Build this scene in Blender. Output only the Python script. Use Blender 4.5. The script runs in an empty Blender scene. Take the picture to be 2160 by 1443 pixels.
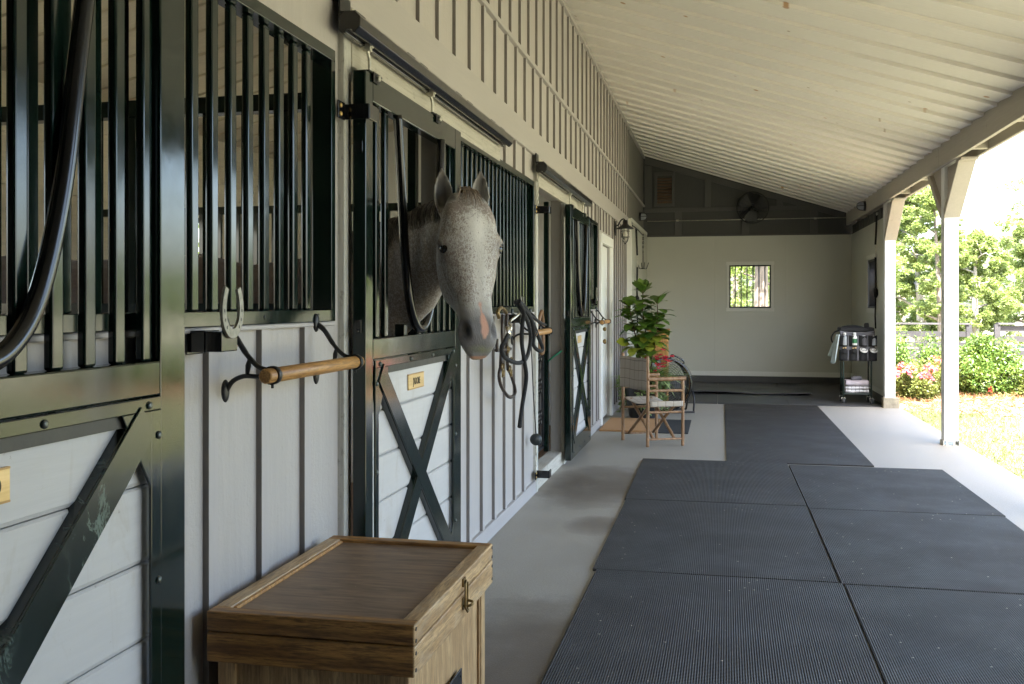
SKY, SUN, EXPO = 0.12, 4.4, 3.6
import bpy, bmesh, math, random
import numpy as np
from mathutils import Vector, Matrix, Euler, noise as mnoise
R = math.radians
SC = bpy.context.scene
COL = SC.collection

# ------------------------------------------------------------------ helpers
def vlerp(a, b, t): return Vector(a).lerp(Vector(b), t)

class MB:
    """collects shapes into one bmesh"""
    def __init__(self): self.bm = bmesh.new()
    def quad(self, *p):
        vs = [self.bm.verts.new(q) for q in p]
        try: return self.bm.faces.new(vs)
        except ValueError: return None
    def box(self, x0, x1, y0, y1, z0, z1):
        v = [self.bm.verts.new(p) for p in ((x0,y0,z0),(x1,y0,z0),(x1,y1,z0),(x0,y1,z0),(x0,y0,z1),(x1,y0,z1),(x1,y1,z1),(x0,y1,z1))]
        for f in ((3,2,1,0),(4,5,6,7),(0,1,5,4),(1,2,6,5),(2,3,7,6),(3,0,4,7)):
            self.bm.faces.new([v[i] for i in f])
        return self
    def obox(self, p, q, w, h, up=(0,0,1)):
        """bar of section w x h from p to q; h along up"""
        p, q = Vector(p), Vector(q); d = (q-p).normalized(); u = Vector(up)
        s = d.cross(u).normalized(); u = s.cross(d).normalized()
        c = []
        for e in (p, q):
            for a, b in ((-1,-1),(1,-1),(1,1),(-1,1)):
                c.append(self.bm.verts.new(e + s*(a*w/2) + u*(b*h/2)))
        for f in ((3,2,1,0),(4,5,6,7),(0,1,5,4),(1,2,6,5),(2,3,7,6),(3,0,4,7)):
            self.bm.faces.new([c[i] for i in f])
        return self
    def tube(self, pts, r, n=10, closed=False, cap=True, smooth=True, flat=None):
        """swept tube; r number or list; flat=(w,h,up) gives a strap section"""
        pts = [Vector(p) for p in pts]; N = len(pts)
        rs = r if isinstance(r, (list, tuple)) else [r]*N
        rings = []; prev = None
        for i in range(N):
            if closed: t = pts[(i+1) % N] - pts[i-1]
            else: t = pts[min(i+1, N-1)] - pts[max(i-1, 0)]
            t = t.normalized() if t.length > 1e-9 else Vector((0,0,1))
            if prev is None:
                a = Vector((0,0,1)) if abs(t.z) < .9 else Vector((1,0,0))
                u = t.cross(a).normalized()
            else:
                u = prev - t*prev.dot(t)
                u = u.normalized() if u.length > 1e-6 else t.orthogonal().normalized()
            prev = u; w = t.cross(u)
            ring = []
            for k in range(n):
                a = 2*math.pi*k/n
                if flat:
                    up = Vector(flat[2]); s = t.cross(up); s = s.normalized() if s.length > 1e-6 else u
                    o = s*(math.copysign(1, math.cos(a+.01))*flat[0]/2*min(1,abs(math.cos(a))*1.42)) + up.normalized()*(math.copysign(1, math.sin(a+.01))*flat[1]/2*min(1,abs(math.sin(a))*1.42))
                else: o = (u*math.cos(a) + w*math.sin(a))*rs[i]
                ring.append(self.bm.verts.new(pts[i] + o))
            rings.append(ring)
        M = N if closed else N-1
        for i in range(M):
            A, B = rings[i], rings[(i+1) % N]
            for k in range(n):
                f = self.bm.faces.new((A[k], A[(k+1)%n], B[(k+1)%n], B[k])); f.smooth = smooth
        if cap and not closed:
            self.bm.faces.new(rings[0][::-1]); self.bm.faces.new(rings[-1])
        return self
    def cyl(self, p, q, r, n=16, r2=None): return self.tube([p, q], [r, r if r2 is None else r2], n)
    def lathe(self, prof, base=(0,0,0), axis=(0,0,1), n=24, cap=True):
        """prof: list of (radius, height)"""
        ax = Vector(axis).normalized(); a = Vector((1,0,0)) if abs(ax.x) < .9 else Vector((0,1,0))
        u = ax.cross(a).normalized(); w = ax.cross(u); b = Vector(base); rings = []
        for r, h in prof:
            rings.append([self.bm.verts.new(b + ax*h + (u*math.cos(2*math.pi*k/n) + w*math.sin(2*math.pi*k/n))*max(r, 1e-4)) for k in range(n)])
        for A, B in zip(rings, rings[1:]):
            for k in range(n):
                f = self.bm.faces.new((A[k], A[(k+1)%n], B[(k+1)%n], B[k])); f.smooth = True
        if cap:
            self.bm.faces.new(rings[0][::-1]); self.bm.faces.new(rings[-1])
        return self
    def ball(self, c, r, n=12, s=(1,1,1)):
        m = Matrix.Translation(c) @ Matrix.Diagonal((s[0],s[1],s[2],1))
        g = bmesh.ops.create_uvsphere(self.bm, u_segments=n*2, v_segments=n, radius=r, matrix=m)
        for v in g['verts']:
            for f in v.link_faces: f.smooth = True
        return self
    def prism(self, poly, a, b, axis='x'):
        """polygon extruded from a to b along axis; poly in the other two coords (cyclic order y,z / x,z / x,y)"""
        def P(u, v, t): return {'x': (t,u,v), 'y': (u,t,v), 'z': (u,v,t)}[axis]
        A = [self.bm.verts.new(P(u,v,a)) for u,v in poly]; B = [self.bm.verts.new(P(u,v,b)) for u,v in poly]
        n = len(poly)
        self.bm.faces.new(A[::-1]); self.bm.faces.new(B)
        for i in range(n): self.bm.faces.new((A[i], A[(i+1)%n], B[(i+1)%n], B[i]))
        return self
    def build(self, name, m, parent=None, bevel=0, segs=2, recalc=True, subsurf=0):
        if recalc: bmesh.ops.recalc_face_normals(self.bm, faces=self.bm.faces[:])
        me = bpy.data.meshes.new(name); self.bm.to_mesh(me); self.bm.free()
        for mm in (m if isinstance(m, (list, tuple)) else [m]): me.materials.append(mm)
        o = bpy.data.objects.new(name, me); COL.objects.link(o)
        if parent is not None: o.parent = parent
        if bevel:
            b = o.modifiers.new('edge', 'BEVEL'); b.width = bevel; b.segments = segs; b.limit_method = 'ANGLE'; b.angle_limit = R(35)
        if subsurf:
            s = o.modifiers.new('sub', 'SUBSURF'); s.levels = s.render_levels = subsurf
        return o

def thing(name, label, cat, loc=(0,0,0), rotz=0, group=None):
    o = bpy.data.objects.new(name, None); COL.objects.link(o)
    o.empty_display_size = .1; o.location = loc; o.rotation_euler = (0,0,rotz)
    o['label'] = label; o['category'] = cat
    if group: o['group'] = group
    return o
def tag(o, label=None, cat=None, group=None, kind=None):
    if label: o['label'] = label
    if cat: o['category'] = cat
    if group: o['group'] = group
    if kind: o['kind'] = kind
    return o
def dup(root, loc, rotz=None, label=None, scale=None):
    def cp(o, parent):
        c = o.copy(); COL.objects.link(c)
        if parent is not None: c.parent = parent
        for ch in list(o.children): cp(ch, c)
        return c
    r = cp(root, None); r.location = loc
    if rotz is not None: r.rotation_euler = (0,0,rotz)
    if label: r['label'] = label
    if scale is not None: r.scale = scale if isinstance(scale, (tuple,list)) else (scale,)*3
    return r
def smooth_path(pts, n=6, closed=False):
    """catmull-rom through pts"""
    P = [Vector(p) for p in pts]; out = []; N = len(P)
    for i in range(N if closed else N-1):
        if closed: a,b,c,d = P[i-1],P[i],P[(i+1)%N],P[(i+2)%N]
        else: a,b,c,d = P[max(i-1,0)],P[i],P[i+1],P[min(i+2,N-1)]
        for k in range(n):
            t = k/n
            out.append(.5*((2*b)+(c-a)*t+(2*a-5*b+4*c-d)*t*t+(3*b-a-3*c+d)*t**3))
    if not closed: out.append(P[-1])
    return out
def text_mesh(name, s, m, parent, loc, rot, size, sx=1, thick=.0008):
    cu = bpy.data.curves.new(name, 'FONT'); cu.body = s; cu.size = size; cu.extrude = thick
    cu.align_x = 'CENTER'; cu.align_y = 'CENTER'
    t = bpy.data.objects.new(name, cu); COL.objects.link(t)
    bpy.context.view_layer.update()
    me = bpy.data.meshes.new_from_object(t.evaluated_get(bpy.context.evaluated_depsgraph_get()))
    bpy.data.objects.remove(t)
    me.materials.clear(); me.materials.append(m)
    mx = Matrix.Translation(loc) @ Euler(rot).to_matrix().to_4x4() @ Matrix.Diagonal((sx,1,1,1))
    me.transform(mx)
    o = bpy.data.objects.new(name, me); COL.objects.link(o); o.parent = parent
    return o

# ------------------------------------------------------------------ materials
class NT:
    def __init__(self, name):
        self.m = bpy.data.materials.new(name); self.m.use_nodes = True
        self.t = self.m.node_tree; self.n = self.t.nodes; self.b = self.n['Principled BSDF']
        self.out = self.n['Material Output']; self._tc = None
    def tc(self):
        if not self._tc: self._tc = self.n.new('ShaderNodeTexCoord')
        return self._tc
    def link(self, a, b): self.t.links.new(a, b)
    def put(self, sock, v):
        if hasattr(v, 'is_linked') or isinstance(v, bpy.types.NodeSocket): self.link(v, sock)
        else: sock.default_value = v
    def mapped(self, scale=(1,1,1), rot=(0,0,0), loc=(0,0,0), src='Object'):
        mp = self.n.new('ShaderNodeMapping'); self.link(self.tc().outputs[src], mp.inputs[0])
        mp.inputs['Scale'].default_value = scale; mp.inputs['Rotation'].default_value = rot; mp.inputs['Location'].default_value = loc
        return mp.outputs[0]
    def noise(self, scale=5, detail=4, rough=.55, dist=0, vec=None, stretch=None, out='Fac'):
        t = self.n.new('ShaderNodeTexNoise'); t.inputs['Scale'].default_value = scale; t.inputs['Detail'].default_value = detail
        t.inputs['Roughness'].default_value = rough; t.inputs['Distortion'].default_value = dist
        self.link(vec if vec is not None else self.mapped(stretch or (1,1,1)), t.inputs['Vector'])
        return t.outputs[out]
    def voro(self, scale=5, vec=None, stretch=None, out='Distance', feature='F1', rand=1):
        t = self.n.new('ShaderNodeTexVoronoi'); t.feature = feature; t.inputs['Scale'].default_value = scale; t.inputs['Randomness'].default_value = rand
        self.link(vec if vec is not None else self.mapped(stretch or (1,1,1)), t.inputs['Vector'])
        return t.outputs[out]
    def wave(self, scale, dist=0, detail=2, direction='X', vec=None, stretch=None, prof='SIN', dscale=1):
        t = self.n.new('ShaderNodeTexWave'); t.inputs['Scale'].default_value = scale; t.inputs['Distortion'].default_value = dist
        t.inputs['Detail'].default_value = detail; t.bands_direction = direction; t.wave_profile = prof; t.inputs['Detail Scale'].default_value = dscale
        self.link(vec if vec is not None else self.mapped(stretch or (1,1,1)), t.inputs['Vector'])
        return t.outputs['Fac']
    def ramp(self, fac, stops, interp='LINEAR'):
        r = self.n.new('ShaderNodeValToRGB'); r.color_ramp.interpolation = interp; e = r.color_ramp.elements
        while len(e) > 1: e.remove(e[-1])
        for i, (p, c) in enumerate(stops):
            if not isinstance(c, (tuple, list)): c = (c, c, c)
            el = e[0] if i == 0 else e.new(p)
            el.position = p; el.color = (*c[:3], 1)
        self.link(fac, r.inputs[0]); return r.outputs[0]
    def mix(self, fac, a, b, mode='MIX'):
        x = self.n.new('ShaderNodeMix'); x.data_type = 'RGBA'; x.blend_type = mode
        self.put(x.inputs[0], fac)
        for s, v in ((x.inputs[6], a), (x.inputs[7], b)):
            if isinstance(v, tuple): s.default_value = (*v[:3], 1)
            else: self.put(s, v)
        return x.outputs[2]
    def math(self, op, a, b=0, clamp=False):
        x = self.n.new('ShaderNodeMath'); x.operation = op; x.use_clamp = clamp
        self.put(x.inputs[0], a); self.put(x.inputs[1], b); return x.outputs[0]
    def bump(self, h, strength=.3, dist=.01, prev=None):
        b = self.n.new('ShaderNodeBump'); b.inputs['Strength'].default_value = strength; b.inputs['Distance'].default_value = dist
        self.link(h, b.inputs['Height'])
        if prev is not None: self.link(prev, b.inputs['Normal'])
        return b.outputs[0]
    def fin(self, col=None, rough=None, normal=None, metal=None, spec=None, coat=None, **kw):
        i = self.b.inputs
        if col is not None:
            if isinstance(col, tuple): i['Base Color'].default_value = (*col[:3], 1)
            else: self.link(col, i['Base Color'])
        if rough is not None: self.put(i['Roughness'], rough)
        if normal is not None: self.link(normal, i['Normal'])
        if metal is not None: i['Metallic'].default_value = metal
        if spec is not None: i['Specular IOR Level'].default_value = spec
        if coat is not None: i['Coat Weight'].default_value = coat; i['Coat Roughness'].default_value = .06
        return self.m
def sc(c, k): return tuple(min(1, x*k) for x in c)

def plain(name, col, rough=.5, var=.12, scale=6, stretch=(1,1,1), bump=.0, bscale=60, metal=0, coat=None, spec=None):
    t = NT(name); n = t.noise(scale, 5, .6, 0, stretch=stretch)
    c = t.ramp(n, [(.3, sc(col, 1-var)), (.7, sc(col, 1+var))])
    nm = None
    if bump: nm = t.bump(t.noise(bscale, 3, .6, stretch=stretch), bump, .004)
    rg = t.math('ADD', t.math('MULTIPLY', t.noise(scale*2.3, 3), .15), rough-.075)
    return t.fin(c, rg, nm, metal, spec, coat)

def woodpaint(name, col, axis=2, rough=.55, var=.07, bump=.35, dirt=.0):
    """painted rough sawn board with grain along axis"""
    t = NT(name); s = [22, 22, 22]; s[axis] = 1.6
    g = t.noise(2.2, 6, .65, .4, stretch=tuple(s)); l = t.noise(1.3, 3, .5)
    c = t.ramp(g, [(.25, sc(col, 1-var)), (.75, sc(col, 1+var))])
    c = t.mix(t.ramp(l, [(.35, 0), (.75, .28)]), c, sc(col, .86))
    if dirt:
        d = t.ramp(t.noise(9, 5, .7, 0.3), [(.63, 0), (.72, dirt)]); c = t.mix(d, c, (.2,.16,.11))
    fine = t.noise(150, 3, .6)
    nm = t.bump(g, bump, .004, t.bump(fine, .25, .002))
    return t.fin(c, t.math('ADD', t.math('MULTIPLY', g, .2), rough-.1), nm)

M = {}
SIDE = (.412, .383, .355)
# ribbed textured siding panels
t = NT('siding_paint')
st = t.noise(55, 4, .65, .2); gr = t.noise(3, 5, .6, .3, stretch=(14,14,1.2)); big = t.noise(.9, 3)
c = t.ramp(gr, [(.3, sc(SIDE,.95)), (.7, sc(SIDE,1.04))]); c = t.mix(t.ramp(big, [(.4,0),(.8,.3)]), c, sc(SIDE,.88))
c = t.mix(t.ramp(t.noise(26, 4, .7), [(.68,0),(.75,.5)]), c, (.27,.24,.2))
c = t.mix(t.ramp(t.noise(1.6, 5, .6, .6, stretch=(3,3,1)), [(.62,0),(.78,.2)]), c, (.40,.36,.29))
M['siding'] = t.fin(c, .58, t.bump(st, .35, .006, t.bump(gr, .25, .004)))
M['trim'] = woodpaint('trim_paint', (.405,.378,.36), 2, .55, .06, .3)
M['trimY'] = woodpaint('trim_paint_level', (.39,.365,.345), 1, .55, .06, .3)
# rough sawn header boards, weathered
t = NT('rough_sawn'); g = t.noise(2.6, 7, .7, .6, stretch=(30,1.3,30)); b2 = t.noise(45, 3, .7, stretch=(1,.3,1))
c = t.ramp(g, [(.25,(.30,.28,.22)), (.5,(.46,.43,.36)), (.75,(.53,.50,.43))]); c = t.mix(t.ramp(b2,[(.6,0),(.72,.5)]), c, (.2,.18,.14))
M['siding_shade'] = woodpaint('wash_bay_upper_shade', (.17,.16,.14), 2, .6, .08, .3)  # upper wash bay wall darkened: low light there put into the colour
M['jamb_shade'] = woodpaint('jamb_side_shade', (.23,.215,.195), 2, .6, .08, .3, .3)  # sides of the openings darkened: shade put into the colour
M['edge'] = plain('batten_edge_shade', (.195,.175,.158), .7, .15, 12, (1,1,.2), .3)  # batten side faces coloured darker to stand in for their shade
M['rough'] = t.fin(c, .75, t.bump(g, .6, .006))
t = NT('rough_sawn_upright'); g = t.noise(2.6, 7, .7, .6, stretch=(30,30,1.3)); b2 = t.noise(60, 3, .7, stretch=(1,1,.5))
c = t.ramp(g, [(.25,(.33,.32,.27)), (.5,(.48,.47,.42)), (.75,(.55,.54,.49))]); c = t.mix(t.ramp(b2,[(.57,0),(.68,.6)]), c, (.24,.23,.2))
M['roughZ'] = t.fin(c, .75, t.bump(g, .6, .006))
M['beam'] = woodpaint('beam_paint', (.40,.365,.315), 1, .6, .1, .5, .5)
M['brace'] = woodpaint('brace_paint', (.42,.375,.325), 2, .6, .08, .4, .3)
M['post'] = woodpaint('post_white', (.80,.80,.79), 2, .5, .03, .3)
M['white'] = woodpaint('door_white', (.78,.78,.74), 2, .4, .03, .15)
M['cream'] = woodpaint('stall_lining', (.74,.68,.56), 1, .6, .12, .4, .6)
# ceiling boards with knots bleeding through
t = NT('ceiling_paint'); CE = (.80,.762,.70)
g = t.noise(2.4, 6, .65, .5, stretch=(1.3,26,10)); big = t.noise(.8, 3, .5)
c = t.ramp(g, [(.25, sc(CE,.93)), (.75, sc(CE,1.04))])
sy = t.n.new('ShaderNodeSeparateXYZ'); t.link(t.tc().outputs['Object'], sy.inputs[0]); wn = t.n.new('ShaderNodeTexWhiteNoise'); wn.noise_dimensions = '1D'; t.link(t.math('FLOOR', t.math('DIVIDE', t.math('ADD', sy.outputs[1], 4.2), .4035)), wn.inputs['W'])
c = t.mix(t.math('MULTIPLY', wn.outputs['Value'], .30), c, sc(CE,.74)); c = t.mix(t.ramp(big,[(.4,0),(.8,.2)]), c, sc(CE,.9))
kv = t.voro(2.5, stretch=(1,.62,.0)); kn = t.ramp(kv, [(.045,1),(.07,.0)]); km = t.ramp(t.noise(.8, 2, stretch=(1,1,0)), [(.3,0),(.42,.85)])
c = t.mix(t.math('MULTIPLY', kn, km), c, (.42,.21,.07))
kv2 = t.voro(4.2, stretch=(1,.6,.0), rand=.95); kn2 = t.ramp(kv2, [(.035,.7),(.07,0)]); c = t.mix(kn2, c, (.30,.2,.1))
M['ceiling'] = t.fin(c, .6, t.bump(g, .35, .004))
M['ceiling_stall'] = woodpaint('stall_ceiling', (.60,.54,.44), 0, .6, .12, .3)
M['dark'] = woodpaint('unseen_gable_dark', (.058,.056,.05), 2, .6, .12, .3)
M['dark2'] = woodpaint('gable_stud', (.085,.082,.073), 2, .6, .12, .3)
M['ptrim'] = woodpaint('panel_trim_paint', (.70,.695,.63), 2, .5, .04, .1)
t = NT('wash_panel'); n = t.noise(90, 3, .6); big = t.noise(.7, 4)
c = t.ramp(big, [(.3,(.51,.51,.43)), (.7,(.565,.56,.48))])
M['panel'] = t.fin(c, .38, t.bump(n, .25, .003))
# gloss green black powder coat
t = NT('green_black_metal'); n = t.noise(3, 4); sm = t.noise(12, 4, .6)
c = t.ramp(n, [(.3,(.003,.009,.0065)), (.7,(.005,.0135,.010))])
M['metal'] = t.fin(c, t.ramp(sm, [(.3,.09),(.7,.17)]), t.bump(t.noise(7,2), .04, .01), 0, .5, .12)
# same coat with pale rub marks (the wide cross arms)
t = NT('green_black_scuffed'); c = t.ramp(t.noise(3,4), [(.3,(.003,.009,.0065)), (.7,(.005,.0135,.010))])
sc1 = t.noise(9, 8, .75, 1.2, stretch=(1,2.2,1)); msk = t.noise(2.3, 2)
f = t.math('MULTIPLY', t.ramp(sc1,[(.53,0),(.6,1)]), t.ramp(msk,[(.5,0),(.6,.55)]))
c = t.mix(f, c, (.16,.24,.2))
M['metal_s'] = t.fin(c, t.mix(f, (.2,.2,.2), (.6,.6,.6)), None, 0, .5, .25)
M['black'] = plain('black_iron', (.008,.008,.009), .42, .3, 8, bump=.15)
M['blackgloss'] = plain('black_enamel', (.006,.006,.007), .22, .2, 8, coat=.3)
M['galv'] = plain('galvanised', (.55,.53,.45), .45, .2, 40, metal=.7, bump=.2)
M['steel'] = plain('bright_steel', (.72,.69,.62), .28, .15, 60, metal=1, bump=.15)
M['shoe'] = plain('shoe_steel', (.27,.255,.21), .55, .3, 60, metal=.5, bump=.3)
M['brass'] = plain('brass', (.62,.43,.16), .32, .2, 30, metal=.9)
M['oldbrass'] = plain('dull_brass', (.23,.16,.07), .42, .35, 30, metal=.8)
t = NT('brass_plate'); n = t.noise(60, 3, .6, stretch=(1,.1,2)); c = t.ramp(n,[(.3,(.58,.40,.17)),(.7,(.70,.51,.25))]); M['plate'] = t.fin(c,.38,None,.35)
M['plateedge'] = plain('plate_edge', (.45,.26,.08), .4)
M['ink'] = plain('engraved_ink', (.03,.02,.01), .6)
# stall door boards
t = NT('door_board'); g = t.noise(2.4, 6, .65, .4, stretch=(18,1.3,18)); big = t.noise(1.4, 4); B_ = (.515,.50,.48)
c = t.ramp(g,[(.3,sc(B_,.95)),(.7,sc(B_,1.04))]); c = t.mix(t.ramp(big,[(.45,0),(.8,.3)]), c, sc(B_,.86))
c = t.mix(t.ramp(t.noise(5,6,.7,.8,stretch=(1,2,.6)),[(.54,0),(.74,.5)]), c, (.36,.30,.22))
c = t.mix(t.ramp(t.noise(30,4,.7),[(.68,0),(.74,.6)]), c, (.25,.2,.16))
M['board'] = t.fin(c, .5, t.bump(g,.2,.003))
# concrete with stains
t = NT('concrete'); big = t.noise(.75, 6, .6, .4); f = t.noise(110, 4, .75); mid = t.noise(3.5, 6, .65)
c = t.ramp(mid,[(.3,(.31,.283,.232)),(.7,(.39,.36,.30))]); c = t.mix(t.ramp(f,[(.4,0),(.68,.6)]), c, (.20,.185,.155))
geo = t.n.new('ShaderNodeNewGeometry'); sp = t.n.new('ShaderNodeSeparateXYZ'); t.link(geo.outputs['Position'], sp.inputs[0])
# worn dirt patches where horses step out of the doors: metres along the aisle
def blob(x0, y0, rx, ry):
    a = t.math('POWER', t.math('MULTIPLY', t.math('SUBTRACT', sp.outputs[0], x0), 1/rx), 2)
    b = t.math('POWER', t.math('MULTIPLY', t.math('SUBTRACT', sp.outputs[1], y0), 1/ry), 2)
    s = t.math('ADD', a, b); s = t.math('ADD', s, t.math('MULTIPLY', t.math('SUBTRACT', mid, .5), 1.5))
    return t.math('SUBTRACT', 1.0, s, True)
dirt = t.math('MAXIMUM', blob(-.92, 7.6, .55, .95), blob(-.80, 3.75, .42, .95))
dirt = t.math('MAXIMUM', dirt, t.math('MULTIPLY', blob(-.78, 6.2, .2, .3), .7))
c = t.mix(t.math('MULTIPLY', t.math('POWER', dirt, .75), .82), c, (.092,.066,.043))
c = t.mix(t.ramp(t.noise(240,2,.8),[(.52,0),(.66,.55)]), c, (.16,.14,.11))
c = t.mix(t.ramp(big,[(.55,0),(.8,.45)]), c, (.24,.23,.205))
c = t.mix(t.ramp(t.voro(28),[(.02,.7),(.06,0)]), c, (.15,.14,.12))
M['concrete'] = t.fin(c, t.ramp(mid,[(.3,.5),(.7,.68)]), t.bump(f,.5,.004))
# ribbed rubber: ridges run down the aisle, with cross nicks
t = NT('ribbed_rubber'); w = t.wave(32, .0, 0, 'X'); w2 = t.wave(22, .0, 0, 'Y'); n = t.noise(2.2,5,.6); h = t.math('ADD', w, t.math('MULTIPLY', w2, .35))
c = t.ramp(n,[(.3,(.0235,.0205,.0175)),(.7,(.042,.0375,.033))]); c = t.mix(t.ramp(w,[(.25,0),(.9,.6)]), c, (.068,.061,.054))
c = t.mix(t.ramp(t.noise(1.3,7,.75,1.0),[(.5,0),(.78,.42)]), c, (.085,.08,.072)); c = t.mix(t.ramp(t.noise(5,6,.7,.6,stretch=(1,.35,1)),[(.6,0),(.75,.3)]), c, (.10,.095,.085))
c = t.mix(t.ramp(t.voro(11),[(.04,.95),(.062,0)]), c, (.5,.43,.31)); c = t.mix(t.ramp(t.voro(24),[(.04,.8),(.075,0)]), c, (.26,.23,.17))
M['mat'] = t.fin(c, t.ramp(n,[(.3,.5),(.7,.7)]), t.bump(h,.8,.007), None, .16)
t = NT('smooth_rubber'); n = t.noise(2,5,.6); c = t.ramp(n,[(.3,(.028,.028,.028)),(.7,(.05,.05,.05))]); c = t.mix(t.ramp(t.noise(.8,5,.7),[(.5,0),(.8,.4)]), c, (.11,.105,.1))
M['rubber'] = t.fin(c, .55, t.bump(t.noise(70,3),.3,.003))
# oak / pine woods
def oak(name, dk, lt, axis, rough=.45, ring=1.0, wear=0, gs=1.0):
    t = NT(name); s = [9,9,9]; s[axis] = .8; s = tuple(x*gs for x in s)
    v = t.mapped(s); w = t.wave(1.1*ring, 11, 5, 'DIAGONAL', vec=v, dscale=.8); g = t.noise(3.5, 6, .7, .3, vec=t.mapped(tuple(5.5*x for x in s)))
    w = t.math('ADD', t.math('MULTIPLY', w, .24), t.math('MULTIPLY', t.noise(2.6, 7, .7, .8, vec=v), .8))
    c = t.ramp(w,[(.33,dk),(.68,lt)]); c = t.mix(t.ramp(g,[(.38,.85),(.58,0)]), c, sc(dk,.5))
    if wear: c = t.mix(t.ramp(t.noise(7,6,.7,.5,stretch=(1,1,2)),[(.5,0),(.68,wear)]), c, (.42,.33,.22))
    return t.fin(c, t.math('ADD', t.math('MULTIPLY', g, .25), rough-.1), t.bump(g,.25,.002,t.bump(w,.12,.002)))
M['oakX'] = oak('trunk_oak_cross', (.155,.068,.017), (.47,.235,.06), 0)  # rim ends darker, rim sides lighter: fall of light put into the wood
M['oakY'] = oak('trunk_oak_length', (.35,.205,.083), (.58,.39,.19), 1, wear=.5)
M['oakZ'] = oak('trunk_oak_upright', (.38,.23,.10), (.56,.375,.18), 2, gs=.8)
t = NT('trunk_top'); g = t.noise(2.2, 7, .7, .8, stretch=(2,16,16)); big = t.noise(3,5,.6)
c = t.ramp(g,[(.3,(.085,.05,.026)),(.7,(.26,.165,.095))]); c = t.mix(t.ramp(big,[(.5,0),(.75,.5)]), c, (.36,.26,.165))
c = t.mix(t.ramp(t.voro(22),[(.02,.9),(.045,0)]), c, (.45,.38,.27)); M['trunktop'] = t.fin(c,.5,t.bump(g,.25,.002))
M['pole'] = oak('saddle_pole_oak', (.36,.17,.045), (.56,.31,.10), 1, .38)
M['pine'] = oak('pine_orange', (.42,.20,.05), (.56,.29,.08), 2, .5)
M['bamboo'] = oak('bamboo', (.24,.125,.055), (.40,.235,.115), 2, .42, .6)
# check canvas
t = NT('check_canvas'); v = t.mapped((1,1,1), src='UV'); br = t.n.new('ShaderNodeTexBrick'); t.link(v, br.inputs['Vector']); br.offset = 0; br.squash = 1
br.inputs['Color1'].default_value = (.40,.345,.275,1); br.inputs['Color2'].default_value = (.37,.32,.255,1); br.inputs['Mortar'].default_value = (.13,.10,.08,1)
br.inputs['Scale'].default_value = 1; br.inputs['Mortar Size'].default_value = .028; br.inputs['Mortar Smooth'].default_value = .2; br.inputs['Brick Width'].default_value = 1; br.inputs['Row Height'].default_value = 1
M['canvas'] = t.fin(br.outputs['Color'], .85, t.bump(t.noise(400,2),.2,.001))
M['rope'] = plain('black_rope', (.006,.006,.007), .8, .3, 90, bump=.5, bscale=300)
M['leather'] = plain('dark_leather', (.035,.022,.016), .45, .3, 20, bump=.2)
M['strap'] = plain('black_webbing', (.006,.006,.007), .75, .2, 60, bump=.3, bscale=300)
M['fabricgrey'] = plain('grey_nylon', (.10,.098,.11), .7, .2, 14, bump=.3)
M['fabricblack'] = plain('black_nylon', (.009,.009,.010), .8, .3, 14, bump=.3)
M['towel'] = plain('pale_towel', (.42,.50,.50), .9, .15, 20, bump=.6)
M['pad'] = plain('lilac_pad', (.48,.43,.46), .85, .12, 20, bump=.5)
M['padw'] = plain('white_pad', (.66,.65,.66), .85, .08, 20, bump=.5)
M['plasticw'] = plain('white_plastic', (.7,.7,.68), .4, .05, 10)
M['plasticg'] = plain('green_label', (.03,.16,.06), .4, .1, 10)
M['plasticc'] = plain('clear_bottle', (.32,.34,.36), .25, .2, 10)
M['coir'] = plain('coir', (.36,.19,.075), .95, .25, 150, bump=.9, bscale=260)
M['matblack'] = plain('black_doormat', (.016,.017,.018), .85, .3, 40, bump=.6, bscale=240)
M['netting'] = plain('dark_netting', (.02,.016,.013), .8, .3, 40)
M['green'] = plain('green_cord', (.01,.24,.12), .6)
M['stone'] = plain('plinth_block', (.25,.22,.16), .85, .3, 14, bump=.7, bscale=50)
t = NT('lamp_glass'); t.fin((.9,.9,.86), .08); t.b.inputs['Transmission Weight'].default_value = .92; t.b.inputs['IOR'].default_value = 1.2
M['glass'] = t.m
M['eye'] = plain('eye', (.006,.004,.003), .22, .2, 5)
M['iron'] = plain('fence_black', (.022,.02,.022), .7, .3, 5)
M['fencetop'] = plain('fence_grey', (.05,.045,.048), .8, .3, 5)
# roofs
M['shingle'] = plain('roof_shingle', (.09,.085,.08), .9, .3, 10, bump=.5)

def leafmat(name, dark, light, trans=.35, rough=.45, shine=.4):
    t = NT(name); g = t.n.new('ShaderNodeNewGeometry')
    c = t.ramp(g.outputs['Random Per Island'], [(0,dark),(.55,tuple((a+b)/2 for a,b in zip(dark,light))),(1,light)])
    t.fin(c, rough, None, 0, shine)
    tr = t.n.new('ShaderNodeBsdfTranslucent'); t.link(t.mix(.5, c, (.25,.35,.03), 'MIX'), tr.inputs[0])
    mx = t.n.new('ShaderNodeMixShader'); mx.inputs[0].default_value = trans
    t.link(t.b.outputs[0], mx.inputs[1]); t.link(tr.outputs[0], mx.inputs[2]); t.link(mx.outputs[0], t.out.inputs[0])
    return t.m
M['leaf'] = leafmat('oak_leaves', (.17,.215,.075), (.26,.315,.12), .5)
M['leafpine'] = leafmat('pine_needles', (.16,.20,.10), (.24,.28,.15), .4)
M['leafshrub'] = leafmat('shrub_leaves', (.035,.085,.016), (.16,.23,.05), .25, .35, .5)
M['leafazalea'] = leafmat('azalea_leaves', (.08,.11,.025), (.24,.26,.08), .3)
M['petal'] = leafmat('pink_petals', (.55,.06,.12), (.80,.24,.26), .3, .6, .2)
M['red'] = leafmat('red_petals', (.6,.01,.04), (.8,.05,.12), .25, .6, .2)
M['fig'] = leafmat('fig_leaves', (.028,.08,.013), (.125,.215,.03), .25, .32, .5)
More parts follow.
